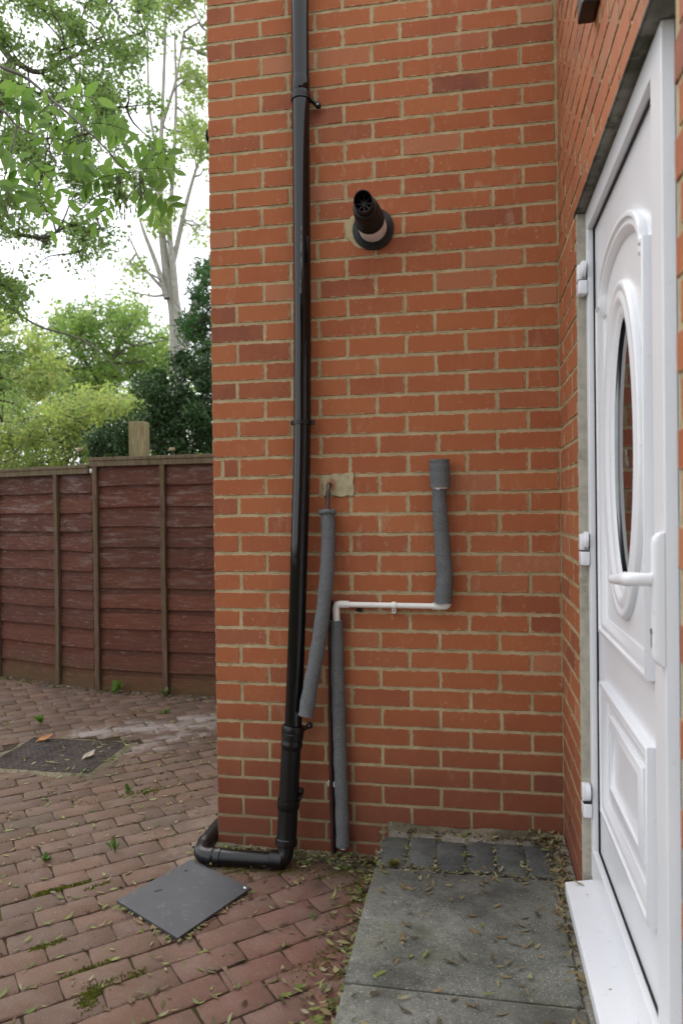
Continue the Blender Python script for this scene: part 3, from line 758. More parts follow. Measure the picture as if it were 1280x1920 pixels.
c1, ax1 = at(up_path, 2.958); mb = MB(); mb.lathe([(.055,.0338),(.050,.0352),(.004,.0352),(0,.0338)], c1, ax1, 36, False, False); part('coupler', mb, PIPE, dp, 40)
# shoe: bend and horizontal run round the corner
hz = [(.317,-.130,.088),(.317,-.136,.062),(.310,-.143,.044),(.292,-.147,.037),(.262,-.149,.034),(.15,-.150,.033),(.045,-.151,.032),(.020,-.149,.032),(.000,-.144,.032),(-.016,-.132,.032),(-.026,-.112,.032),(-.034,-.06,.031),(-.037,.02,.029),(-.038,.16,.022),(-.038,.26,-.02)]
mb = MB(); mb.tube(spline(hz,5), .0300, 28); part('drain_pipe', mb, PIPE2, dp, 60)
for c, ax_, prof in (((.292,-.147,.0365),(1,0,0),[(.020,.031),(.016,.0345),(-.030,.0345),(-.033,.0305)]),
                     ((.052,-.151,.0322),(1,0,0),[(.016,.0303),(.014,.0335),(-.004,.0335),(-.006,.0320),(-.012,.0320),(-.014,.0335),(-.022,.0335),(-.036,.0320),(-.040,.0303)]),
                     ((-.035,-.050,.031),(-.1,1,0),[(.012,.0305),(.010,.0330),(-.010,.0330),(-.030,.0305)])):
    mb = MB(); mb.lathe(prof, c, ax_, 32, False, False); part('collar', mb, PIPE2, dp, 40)

# ------------------------------------------------------------------ boiler flue
fl = thing('boiler_flue', 'black round boiler flue poking out of the brick wall', 'flue', (.661,0,2.43)); FX, FZ = .6605, 2.4295
mb = MB(); mb.lathe([(.0,.080),(-.006,.080),(-.010,.074),(-.012,.060),(-.016,.056)], (FX,0,FZ), 'y', 44, False, False)
mb.lathe([(-.008,.0795),(-.0085,.05)], (FX,0,FZ), 'y', 44, False, False); part('wall_seal', mb, FLUE, fl, 40)
mb = MB(); mb.lathe([(-.004,.0535),(-.098,.0535)], (FX,0,FZ), 'y', 44, False, False); part('band', mb, LABEL, fl, 40)
prof = [(-.096,.0525),(-.099,.0555),(-.106,.0555),(-.108,.054)]
for k in range(5): prof += [(-.110-.012*k,.0535-.001*k),(-.114-.012*k,.0535-.001*k),(-.115-.012*k,.0515-.001*k),(-.120-.012*k,.0515-.001*k)]
prof += [(-.172,.0485),(-.182,.046),(-.205,.0455),(-.212,.0425),(-.216,.036),(-.216,.034)]
mb = MB(); mb.lathe(prof, (FX,0,FZ), 'y', 44, False, False); part('terminal', mb, FLUE, fl, 35)
mb = MB()
# nozzle, open at the end, longer at the top
n = 36; vs = []
for ry, rad in ((-.20,.0335),(1,.0335),(1,.0305),(-.20,.0305)):
    for k in range(n):
        a = 2*math.pi*k/n; y = ry if ry < 0 else -(.252+.030*(.5+.5*math.cos(a)))
        vs.append((FX+rad*math.sin(a), y, FZ+rad*math.cos(a)))
mb.add(vs, [(i*n+k, i*n+(k+1)%n, (i+1)*n+(k+1)%n, (i+1)*n+k) for i in range(3) for k in range(n)]); part('nozzle', mb, FLUE, fl, 40)
mb = MB(); yg = -.238
mb.lathe([(0,.0095),(-.004,.0095)], (FX,yg,FZ), 'y', 16)
for k in range(8):
    a = math.pi*2*k/8; t = Vector((math.sin(a),0,math.cos(a))); s3 = Vector((math.cos(a),0,-math.sin(a)))*.0025; c = Vector((FX,yg,FZ))
    b4 = [c+t*.008-s3, c+t*.0305-s3, c+t*.0305+s3, c+t*.008+s3]; mb.add(b4+[q+Vector((0,-.004,0)) for q in b4], [(0,3,2,1),(4,5,6,7),(0,1,5,4),(1,2,6,5),(2,3,7,6),(3,0,4,7)])
part('grille', mb, FLUE, fl)
mb = MB(); r = random.Random(3); q = []
for k in range(26):
    an = 2*math.pi*k/26; rr = .092+r.uniform(-.006,.006)+.018*max(0,math.cos(an-2.95))**2; q.append((FX+rr*math.cos(an)*(1.0 if math.cos(an) < -.3 else .78), FZ+rr*math.sin(an)*(.80 if math.sin(an) > .3 else .84)))
mb.add([(x,-.0015+r.uniform(-.001,.001),z) for x,z in q]+[(x,.004,z) for x,z in q], [tuple(range(26)),tuple(range(26,52))[::-1]]+[(k,(k+1)%26,26+(k+1)%26,26+k) for k in range(26)]); part('mortar_patch', mb, MORTAR, fl)

# ------------------------------------------------------------------ condensate and overflow pipes
pa = thing('copper_pipe', 'short tarnished copper pipe end in a mortar patch right of the downpipe', 'pipe', (.478,-.01,1.45))
mb = MB(); r = random.Random(9); q = []
for x0, z0, x1, z1 in ((.452,1.408,.572,1.408),(.572,1.408,.572,1.492),(.572,1.492,.452,1.492),(.452,1.492,.452,1.408)):
    for k in range(5): q.append((x0+(x1-x0)*k/5+r.uniform(-.004,.004), z0+(z1-z0)*k/5+r.uniform(-.007,.007)))
n = len(q); mb.add([(x,-.0045+r.uniform(-.001,.001),z) for x,z in q]+[(x,.004,z) for x,z in q], [tuple(range(n)),tuple(range(n,2*n))[::-1]]+[(k,(k+1)%n,n+(k+1)%n,n+k) for k in range(n)])
def mat_patch():
    M = Mat('rust_stained_mortar', rough=.95, spec=.1); p = M.pos()
    c = M.mix(M.step(M.noise(p, 40, 4, .7), .3, .7), (.32,.28,.17), (.44,.385,.255))
    d = M.vm('DISTANCE', p, (.486,0,1.452)); d = M.math('ADD', d, M.math('MULTIPLY', M.math('SUBTRACT', M.noise(p, 50, 3), .5), .03))
    c = M.mix(M.math('MULTIPLY', M.step(d, .034, .012), .75), c, (.30,.115,.055)); M.base(c); M.bump(M.noise(p, 110, 4), .6, .004); return M.m
part('mortar_patch', mb, mat_patch(), pa)
mb = MB(); mb.tube(spline([(.480,.02,1.452),(.480,-.012,1.452),(.479,-.024,1.448),(.478,-.030,1.436),(.477,-.031,1.420),(.4755,-.031,1.39),(.475,-.031,1.33)],4), .0078, 14); part('elbow', mb, COPPER, pa, 50)
mb = MB(); mb.lathe([(.009,.0082),(.009,.0098),(-.010,.0098),(-.010,.0082)], (.4768,-.031,1.412), 'z', 16, False, False); part('fitting', mb, COPPER, pa, 40)

def foam_tube(mb, pts, rads, n=22, seed=1, hole=.36):
    """split foam sleeve: lumpy outside, open bore at both ends"""
    r = random.Random(seed); P = spline(pts, 6); N = len(P)
    RR = [rads[0]+(rads[1]-rads[0])*i/(N-1)+.0012*math.sin(i*1.7+seed)+r.uniform(-.0006,.0006) for i in range(N)]
    mb.tube(P, RR, n, caps=False); base = len(mb.v)-N*n
    mb2 = MB(); mb2.tube(P, [q*hole for q in RR], n, caps=False); b2 = mb.add(mb2.v, [f[::-1] for f in mb2.f])
    ks = (n*5)//8 if seed != 4 else (n*3)//8
    for e in range(N):
        q = Vector(mb.v[base+e*n+ks]); q2 = q+(P[e]-q)*.16; mb.v[base+e*n+ks] = tuple(q2)
    for e in (0, N-1):
        for k in range(n): mb.f.append((base+e*n+k, base+e*n+(k+1)%n, b2+e*n+(k+1)%n, b2+e*n+k))
la = thing('pipe_lagging', 'long grey foam sleeve hanging loose and swinging left in front of the downpipe', 'pipe insulation', (.476,-.05,1.34))
mb = MB(); foam_tube(mb, [(.476,-.040,1.343),(.4795,-.047,1.263),(.4765,-.058,1.16),(.471,-.070,1.06),(.446,-.090,.857),(.4175,-.108,.70),(.3985,-.124,.578)], (.0265,.0285), seed=2); part('sleeve', mb, FOAM, la, 50)
mb = MB(); P = [(.4745+.0255*math.cos(a), -.038+.0255*math.sin(a), 1.3445+.002*math.sin(3*a)) for a in [2*math.pi*k/24 for k in range(25)]]; mb.tube(P, .0105, 10, caps=False); part('rolled_top', mb, FOAM, la, 60)
lb = thing('pipe_lagging', 'upper grey foam sleeve standing above the right end of the white pipe', 'pipe insulation', (.905,-.035,1.0))
mb = MB(); foam_tube(mb, [(.9015,-.040,1.445),(.903,-.039,1.36),(.909,-.038,1.26),(.9135,-.038,1.18),(.9195,-.039,1.11),(.916,-.041,1.06),(.9115,-.042,1.0)], (.0262,.0325), seed=4); part('sleeve', mb, FOAM, lb, 50)
mb = MB(); foam_tube(mb, [(.9035,-.041,1.536),(.9045,-.041,1.50),(.906,-.041,1.432)], (.0375,.037), seed=6); part('outer_sleeve', mb, FOAM, lb, 50)
mb = MB(); mb.lathe([(0,.0285),(-.006,.0285)], (.9045,-.041,1.4325), 'z', 20, False, False); mb.box(.893,.906,-.0725,-.0695,1.424,1.4315); part('label_tab', mb, WHITEPIPE, lb)
lc = thing('pipe_lagging', 'lower grey foam sleeve running down to the ground below the white elbow', 'pipe insulation', (.51,-.035,.05))
mb = MB(); foam_tube(mb, [(.5035,-.034,.925),(.505,-.034,.75),(.509,-.034,.55),(.512,-.034,.40),(.516,-.035,.22),(.5185,-.036,.055)], (.0255,.0262), seed=8); part('sleeve', mb, FOAM, lc, 50)

wp = thing('overflow_pipe', 'thin white plastic pipe crossing the wall between two foam sleeves', 'pipe', (.7,-.028,.985))
mb = MB(); mb.tube([(.50,-.030,.9875),(.925,-.030,.9845)], .0108, 18); part('tube', mb, WHITEPIPE, wp, 50)
mb = MB(); mb.tube(spline([(.5035,-.031,.905),(.502,-.031,.955),(.502,-.031,.972),(.507,-.0305,.983),(.519,-.030,.9875),(.552,-.030,.9875)],4), .0142, 18); part('elbow', mb, WHITEPIPE, wp, 50)
mb = MB(); mb.tube(spline([(.872,-.030,.985),(.910,-.030,.9845),(.924,-.031,.988),(.929,-.033,.998),(.927,-.036,1.02)],4), .0138, 18); part('elbow', mb, WHITEPIPE, wp, 50)
mb = MB(); mb.tube([(.5195,-.034,.09),(.520,-.036,.043)], .0105, 16); part('pipe_end', mb, WHITEPIPE, wp, 50)
mb = MB(); mb.lathe([(.008,.0110),(.008,.0142),(-.008,.0142),(-.008,.0110)], (.726,-.030,.986), 'x', 20, False, False); mb.box(.719,.733,-.032,-.001,.957,.976); k = part('clip', mb, WHITEPIPE, wp, 40)
mb = MB(); mb.lathe([(0,.0042),(-.002,.003)], (.726,-.0325,.965), 'y', 10); part('screw', mb, STEEL, k)
mb = MB()
for k in range(7):
    a = k*.9+.3; mb.tube([(.588,-.006,.966),(.588+.010*math.cos(a),-.010-.004*(k%2),.966+.009*math.sin(a))], [.0042,.0025], 6)
mb.tube([(.576,-.005,.963),(.601,-.006,.961)], .005, 8)
solo('pipe_clip', mb, GASKET, 'small broken dark clip left on the wall under the white pipe', 'clip', (.588,0,.966))
cb = thing('cable', 'thin dark brown cable running down beside the lower foam sleeve', 'cable', (.47,-.01,0))
mb = MB(); mb.tube(spline([(.474,-.010,1.00),(.4735,-.010,.89),(.4715,-.010,.65),(.4705,-.011,.43),(.4715,-.011,.28),(.473,-.012,.12),(.476,-.014,.0)],5), .0085, 12); part('sheath', mb, RUST, cb, 60)
mb = MB(); mb.tube([(.4825,-.006,1.0),(.4805,-.007,.43),(.4825,-.007,.12),(.484,-.009,.0)], .0042, 8); part('shade_line', mb, GASKET, cb, 60)  # black strip standing in for the shade along the cable's right side
mb = MB(); mb.box(.4585,.4625,-.020,-.002,.275,.293); mb.box(.4815,.4855,-.022,-.002,.275,.293); part('clip', mb, WHITEPIPE, cb, None, .001)
# fittings on the return of the wall, just showing past its edge
mb = MB(); mb.lathe([(0,.004),(-.010,.022),(-.026,.030),(-.030,.026)], (0,.075,2.89), 'x', 20); mb.lathe([(-.024,.022),(-.030,.018)], (0,.075,2.89), 'x', 20)
solo('pipe_cowl', mb, FLUE, 'small black round cap past the left wall edge, upper of two', 'pipe cap', (0,.075,2.89), 40)
mb = MB(); mb.lathe([(0,.012),(-.022,.012)], (0,.08,2.735), 'x', 16); mb.tube([(-.020,.08,2.755),(-.018,.08,2.73),(-.006,.08,2.70)], [.011,.010,.006], 10)
solo('pipe_hook', mb, FLUE, 'small black hook past the left wall edge, lower of two', 'hook', (0,.08,2.735), 50)
mb = MB(); mb.tube([(-.014,.10,2.93),(-.014,.10,3.06),(-.010,.10,3.10)], [.009,.009,.006], 10)
solo('conduit', mb, mat_plain('pale_conduit', (.42,.42,.44), .5), 'short pale conduit past the left wall edge above the black cap', 'conduit', (0,.10,2.93), 50)

# ------------------------------------------------------------------ fence
def fence(p0, p1, zt, battens, label, seed, nslat=11, lean=0.0):
    r = random.Random(seed); a = Vector((*p0,0)); b = Vector((*p1,0)); L = (b-a).length; ang = math.atan2(b.y-a.y, b.x-a.x)
    f = thing('garden_fence', label, 'fence', a, 'overlap fence panels behind the paving'); f.rotation_euler = (lean,0,ang)
    # local: x along, -y towards viewer
    pitch = (zt-.06)/nslat
    for k in range(2*nslat):
        back = k % 2; q = k//2
        z0 = .005+q*pitch + r.uniform(-.006,.006); h = pitch*.70+r.uniform(-.006,.006)
        yb, yt = -.0215, -.0135
        if q == nslat-1: h = pitch*1.0
        if back: z0 += pitch*.55; h = pitch*.55; yb, yt = -.0040, -.0015
        if back and q == nslat-1: h = pitch*.42
        n = 14; vs = []; mb = MB(); ph = r.uniform(0,6); am = r.uniform(.001,.004); sag = r.uniform(-.004,.004); th = .009
        for i in range(n+1):
            x = L*i/n; wv = am*math.sin(ph+i*.9)+sag*math.sin(math.pi*i/n)+r.uniform(-.0012,.0012); wt = am*1.4*math.sin(ph*2+i*.7)+r.uniform(-.0012,.0012)
            for (y, z) in ((yb,z0+wv),(yt,z0+h+wt),(yt+th,z0+h+wt),(yb+th,z0+wv)): vs.append((x,y,z))
        fs = [(i*4+j, i*4+(j+1)%4, (i+1)*4+(j+1)%4, (i+1)*4+j) for i in range(n) for j in range(4)]+[(0,1,2,3),tuple(n*4+q_ for q_ in (3,2,1,0))]
        mb.add(vs, fs); link('slat', mb.mesh('slat'), SLAT, f)
    for x in battens:
        mb = MB(); dx = r.uniform(-.012,.012); vs = []
        for z, d in ((0.0,0),(zt*.5,dx),(zt-.02,dx*.5)):
            for q in ((x+d-.019,-.050),(x+d+.019,-.050),(x+d+.019,-.0225),(x+d-.019,-.0225)): vs.append((*q,z))
        mb.add(vs, [(i*4+j,i*4+(j+1)%4,(i+1)*4+(j+1)%4,(i+1)*4+j) for i in range(2) for j in range(4)]+[(3,2,1,0),(8,9,10,11)])
        link('batten', mb.mesh('batten', None, .003), BATTEN, f)
    mb = MB(); mb.box(-.02, L+.0, -.058, .03, zt-.020, zt+.006); mb.box(-.02, L, -.052, -.030, zt-.062, zt-.0205)
    link('capping', mb.mesh('capping', None, .004), CAP, f)
    return f
fence((-1.775,2.298), (-.012,2.158), 1.745, [.02,.585,1.16,1.72], 'taller red brown overlap fence panel next to the brick wall', 11)
fence((-3.62,2.895), (-1.805,2.315), 1.695, [.10,.84,1.54], 'lower weathered fence panel with grey worn slats left of the taller one', 12)
mb = MB(); mb.box(-1.612,-1.482,2.52,2.62,-.1,2.045)
solo('fence_post', mb, POST, 'square greenish timber post sticking up behind the fence', 'post', (-1.547,2.57,-.1), None, .006)
# pale sheet roof of a low shed just over the left panel
sh = thing('garden_shed', 'low shed with a crumpled pale roof sheet just above the left fence', 'shed', (-2.9,3.7,0))
mb = MB(); mb.box(-3.40,-2.78,3.5,4.25,-.12,1.67); part('wall', mb, mat_timber('shed_board', (.12,.09,.06), (.2,.15,.1), .3), sh)
mb = MB(); n = 26; vs = []
for i in range(n+1):
    for j in range(5): vs.append((-3.45+.72*i/n, 3.45+.85*j/4, 1.685+.012*(i%2)+.02*j+random.uniform(-.012,.03)))
mb.add(vs, [(i*5+j,i*5+j+1,(i+1)*5+j+1,(i+1)*5+j) for i in range(n) for j in range(4)]); part('roof', mb, mat_plain('pale_sheet', (.5,.5,.52), .5), sh)

# ------------------------------------------------------------------ foliage
LEAFM = {
 'ash': mat_leaf('ash_leaf', [(0.0986,0.1710,0.0461),(0.1509,0.2442,0.0691),(0.1160,0.2052,0.0552),(0.1799,0.2736,0.0845),(0.0812,0.1466,0.0461)], .5, .4),
 'thorn': mat_leaf('small_leaf', [(0.1163,0.1811,0.0640),(0.1743,0.2548,0.0874),(0.2325,0.3219,0.1164),(0.1395,0.2146,0.0815),(0.2790,0.3488,0.1397),(0.1046,0.1743,0.0758)], .5, .3),
 'birch': mat_leaf('birch_leaf', [(0.1659,0.2410,0.0842),(0.2424,0.3260,0.1194),(0.3190,0.3827,0.1404),(0.1913,0.2693,0.0983)], .5, .35),
 'conifer': mat_leaf('conifer_spray', [(0.0379,0.1001,0.0345),(0.0605,0.1467,0.0430),(0.0949,0.2070,0.0552),(0.0483,0.1207,0.0483)], .25, .5),
 'yew': mat_leaf('dark_leaf', [(0.0288,0.0612,0.0288),(0.0432,0.0900,0.0378),(0.0720,0.1350,0.0486),(0.0324,0.0684,0.0324)], .2, .3),
 'gold': mat_leaf('yellow_leaf', [(0.2673,0.3402,0.1260),(0.3523,0.4253,0.1576),(0.4617,0.5103,0.1889),(0.2066,0.2977,0.1260),(0.4131,0.3685,0.1680)], .5, .45),
 'mid': mat_leaf('garden_leaf', [(0.1446,0.2339,0.0790),(0.2168,0.3260,0.1053),(0.2892,0.3969,0.1316),(0.1807,0.2835,0.1053),(0.3615,0.4111,0.1447)], .5, .4),
}
BARK = mat_bark('grey_bark', (.09,.078,.066), (.16,.145,.125), (.04,.034,.03), 4)
TWIG = mat_bark('dark_twig', (.035,.026,.02), (.07,.055,.042), (.02,.016,.012), 6)
PALEBARK = mat_bark('pale_bark', (.32,.30,.27), (.45,.425,.39), (.11,.095,.08), 5)
def leaf_cloud(name, clumps, n, size, mat, parent, asp=.5, droop=.2, up_bias=.3, var=.35):
    """n folded leaves spread through clumps [(centre, radius, weight)]; each leaf 4 vertices, 2 faces"""
    C = np.array([c[0] for c in clumps], float); RD = np.array([c[1] if hasattr(c[1],'__len__') else (c[1],)*3 for c in clumps], float)
    W = np.array([c[2] for c in clumps], float); W /= W.sum()
    k = rng.choice(len(clumps), n, p=W)
    d = rng.normal(size=(n,3)); d /= np.linalg.norm(d,axis=1)[:,None]
    P = C[k] + RD[k]*d*(rng.random((n,1))**.45)
    nr = rng.normal(size=(n,3)); nr[:,2] += up_bias*2; nr /= np.linalg.norm(nr,axis=1)[:,None]
    t = rng.normal(size=(n,3)); t[:,2] -= droop*2; t -= (t*nr).sum(1)[:,None]*nr; t /= np.linalg.norm(t,axis=1)[:,None]
    b = np.cross(nr,t); s = size*(1+var*rng.normal(size=(n,1))).clip(.4,1.8)
    V = np.empty((n,4,3)); V[:,0] = P - t*s*.5; V[:,1] = P + b*s*asp*.5 + nr*s*.1; V[:,2] = P + t*s*.5; V[:,3] = P - b*s*asp*.5 + nr*s*.1
    off = Vector((0,0,0)); p = parent
    while p is not None: off += p.location; p = p.parent
    V -= np.array(off)
    me = bpy.data.meshes.new(name); me.vertices.add(4*n); me.vertices.foreach_set('co', V.reshape(-1))
    i0 = np.arange(n)*4; F = np.stack([i0,i0+1,i0+2,i0,i0+2,i0+3],1).reshape(-1)
    me.loops.add(6*n); me.loops.foreach_set('vertex_index', F); me.polygons.add(2*n)
    me.polygons.foreach_set('loop_start', np.arange(2*n)*3); me.polygons.foreach_set('loop_total', np.full(2*n,3))
    me.update(calc_edges=True); me.validate()
    ct = rng.random(len(clumps))*.6
    tint = (ct[k]+rng.random(n)*.5).repeat(4) % 1.0
    a = me.attributes.new('tint','FLOAT','POINT'); a.data.foreach_set('value', tint.astype(np.float32))
    return link(name, me, mat, parent)
def limb(mb, a, b, r0, r1, bend=.12, n=6, sides=7):
    a, b = Vector(a), Vector(b); L = (b-a).length; o = Vector((random.gauss(0,1),random.gauss(0,1),random.gauss(0,.6)))*bend*L*.5
    o2 = Vector((random.gauss(0,1),random.gauss(0,1),random.gauss(0,1)))*bend*L*.2
    pts = []
    for i in range(n+1):
        t = i/n; pts.append(a.lerp(b,t)+o*math.sin(math.pi*t)+o2*math.sin(2*math.pi*t))
    mb.tube(pts, [r0+(r1-r0)*i/n for i in range(n+1)], sides, caps=False); return pts
def ell_clumps(cen, rad, n, cr, lo=.35):
    out = []
    for _ in range(n):
        d = Vector((random.gauss(0,1),random.gauss(0,1),random.gauss(0,1))).normalized()*(lo+(1-lo)*random.random()**.6)
        c = Vector(cen)+Vector((d.x*rad[0],d.y*rad[1],d.z*rad[2])); out.append((c, cr*random.uniform(.6,1.35), random.uniform(.4,1.6)))
    return out
def from_px(px, py, y):
    d = fw+rt*((px-640)/1363.57)+up*((960-py)/1363.57); t = (y-campos.y)/d.y; return campos+d*t

# foreground ash: trunk stands left of the picture, one branch reaches in
ash = thing('ash_tree', 'near ash branch with large oval leaflets and hanging seed keys at upper left', 'tree', (-3.3,.9,0))
mb = MB(); limb(mb, (-3.3,.9,-.12), (-3.1,.85,5.6), .13, .08, .04, 8, 12); part('trunk', mb, BARK, ash, 60)
YA = .45
def ashpt(zx, zy, dy=0): return from_px(zx/3, zy/3, YA+dy)
br = MB()
def poly(mb, pts, r0, r1, sides=7):
    P = spline(pts, 5); N = len(P); mb.tube(P, [r0+(r1-r0)*i/(N-1) for i in range(N)], sides, caps=False)
poly(br, [(-3.12,.85,3.4), ashpt(-350,200,.1), ashpt(0,372), ashpt(150,440), ashpt(310,575), ashpt(460,705,-.05), ashpt(590,830,-.05), ashpt(720,975)], .011, .003)
poly(br, [(-3.12,.85,3.2), ashpt(-300,430,.1), ashpt(0,610,.05), ashpt(100,710,.05), ashpt(230,785,.03), ashpt(330,950)], .009, .0025)
poly(br, [ashpt(100,710,.05), ashpt(65,850), ashpt(20,1030)], .005, .003)
poly(br, [ashpt(310,575), ashpt(345,670,-.03), ashpt(372,770,-.05)], .004, .0025)
poly(br, [ashpt(460,715), ashpt(450,800), ashpt(445,850)], .003, .002)
part('branch', br, BARK, ash, 60)
def leaflet_mesh(seed):
    r = random.Random(seed); mb = MB(); L = 1.0; W = .42*r.uniform(.85,1.1); rows = [(0,.02),(.18,.62),(.42,1),(.68,.82),(.88,.4),(1,.02)]; vs = []; cu = r.uniform(-.15,.4)
    for t, wv in rows:
        z = -cu*t*t*.6
        vs += [(t*L,-wv*W/2,z+.05*wv*W*2),(t*L,0,z),(t*L,wv*W/2,z+.05*wv*W*2)]
    mb.add(vs, [(i*3+j,i*3+j+1,(i+1)*3+j+1,(i+1)*3+j) for i in range(5) for j in range(2)]); me = mb.mesh('leaflet', 80); me.materials.append(LEAFM['ash']); return me
LFM = [leaflet_mesh(i) for i in range(6)]
rach = [((310,575),(545,555)),((370,600),(520,690)),((460,705),(720,735)),((560,640),(690,800)),((720,975),(985,965)),((720,975),(945,850)),((725,985),(1000,1190)),((715,990),(930,1290)),((705,985),(545,1260)),((700,975),(430,1075)),
        ((590,830),(810,850)),((60,850),(150,1130)),((100,860),(380,1120)),((190,1000),(290,1290)),((110,720),(130,470)),((70,690),(-30,450)),((150,740),(310,570)),((230,780),(400,815)),((300,880),(500,905)),((330,950),(600,960)),
        ((20,1020),(190,1230)),((-20,560),(170,590)),((-60,760),(120,930)),((-40,980),(60,1200)),((420,930),(640,1080)),((310,640),(250,830)),((620,860),(660,1000)),((40,640),(230,690))]
pet = MB(); nl = 0
for (a, b) in rach:
    dy0 = random.uniform(-.10,.12); A_ = ashpt(*a, dy0*.3); B_ = ashpt(*b, dy0+random.uniform(-.12,.12)); Lr = (B_-A_).length
    sagv = Vector((0,0,-.04)); P = [A_.lerp(B_,t)+sagv*(t*t-t)*-1*0+Vector((0,0,.02*math.sin(math.pi*t))) for t in [k/6 for k in range(7)]]
    pet.tube(P, [.0016-.0001*k for k in range(7)], 5, caps=False)
    axis = (B_-A_).normalized(); view = (campos-A_).normalized(); side = axis.cross(view).normalized()
    npair = max(3, int(Lr/.055))
    slots = [(t, s) for k in range(npair) for t in [.28+.68*k/npair] for s in (-1,1)]+[(1.0,0)]
    for t, s in slots:
        if random.random() < .06: continue
        base = A_.lerp(B_,t)+Vector((0,0,.02*math.sin(math.pi*t)))
        dr = (axis*(1 if s == 0 else .55)+side*s*1.0+Vector((0,0,-.35))+Vector((random.gauss(0,.18),random.gauss(0,.22),random.gauss(0,.15)))).normalized()
        nrm = (view*random.uniform(.6,1.3)+Vector((random.gauss(0,.5),random.gauss(0,.4),random.uniform(.1,.9)))).normalized(); nrm = (nrm-nrm.dot(dr)*dr).normalized()
        y_ = nrm.cross(dr); X = Matrix((dr,y_,nrm)).transposed().to_4x4(); X.translation = base-ash.location
        o = link('leaflet', random.choice(LFM), None, ash); o.matrix_local = X @ Matrix.Scale(random.uniform(.066,.098),4); nl += 1
part('leaf_stalk', pet, TWIG, ash, 60)
key = MB()
KEYM = mat_leaf('seed_key', [(.06,.095,.02),(.09,.115,.025),(.045,.07,.016),(.10,.11,.03)], .3, .5)
for (cx, cy, w_, n_) in ((670,1000,45,26),(785,985,40,26),(700,1090,55,20),(45,1090,60,30)):
    km = MB(); top_ = ashpt(cx, cy-30, -.12)
    for k in range(n_):
        p0 = ashpt(cx+random.gauss(0,w_*.55), cy+random.uniform(-20,110), -.14+random.gauss(0,.03)); L = random.uniform(.032,.045); a = random.uniform(0,6.28); sx = Vector((math.cos(a),math.sin(a),0))*.0042
        dn = Vector((random.gauss(0,.2),random.gauss(0,.2),-1)).normalized()*L; bow = Vector((math.sin(a),-math.cos(a),0))*.004
        km.add([p0, p0+dn*.35-sx*.7, p0+dn*.75-sx+bow, p0+dn+bow*1.5, p0+dn*.75+sx+bow, p0+dn*.35+sx*.7], [(0,1,5),(1,2,4,5),(2,3,4)])
        km.tube([top_+(p0-top_)*.2, p0], .0007, 3, caps=False)
    part('seed_cluster', km, KEYM, ash)

def tree(name, label, base, trunk_pts, tr, clumps, nleaf, size, leafm, barkm, twig_r=.012, asp=.5, pstems=9, droop=.2, sub=3, stems=None, twm=None):
    T = thing(name, label, 'tree' if 'shrub' not in name and 'hedge' not in name else 'shrub', base)
    mb = MB(); P = spline(trunk_pts, 5); N = len(P); mb.tube(P, [float(q) for q in np.interp(np.linspace(0,1,N), np.linspace(0,1,len(tr)), tr)], 12, caps=False)
    for sp_, r_ in (stems or []):
        S = spline(sp_, 5); M_ = len(S); mb.tube(S, [r_[0]+(r_[1]-r_[0])*i/(M_-1) for i in range(M_)], 10, caps=False)
    part('trunk', mb, barkm, T, 60)
    tw = MB(); pool = [q for q in P[N//3:]]
    for sp_, r_ in (stems or [])[:pstems]: pool += spline(sp_, 5)
    for c, r_, w_ in clumps:
        c = Vector(c); lower = [q for q in pool if q.z < c.z+.3] or pool
        s = min(lower, key=lambda q: (q-c).length*(1+.3*random.random()))
        pts = limb(tw, s, c, twig_r*random.uniform(.6,1.2), twig_r*.3, .16, 6, 5); pool.append(pts[3])
        rr = max(r_) if hasattr(r_,'__len__') else r_
        for _ in range(sub):
            limb(tw, pts[random.choice((3,4,5,6))], c+Vector((random.gauss(0,.6),random.gauss(0,.6),random.gauss(0,.6)))*rr, twig_r*.4, twig_r*.12, .2, 4, 4)
    part('limb', tw, twm or barkm, T, 60)['kind'] = 'stuff'
    leaf_cloud('crown', clumps, nleaf, size, leafm, T, asp, droop)
    return T
def px_clumps(polys, y, dy, n, cr, wt=1.0, flat=1.0):
    """clumps spread through image-measured outlines standing at depth y"""
    out = []
    for poly_, k in polys:
        xs_ = [p[0] for p in poly_]; ys_ = [p[1] for p in poly_]; c = 0
        while c < k:
            p = (random.uniform(min(xs_),max(xs_)), random.uniform(min(ys_),max(ys_)))
            if not inpoly(p, poly_): continue
            out.append((from_px(p[0], p[1], y+random.uniform(-dy,dy)), cr*random.uniform(.6,1.3), random.uniform(.4,1.6)*wt)); c += 1
    return out
random.seed(21)
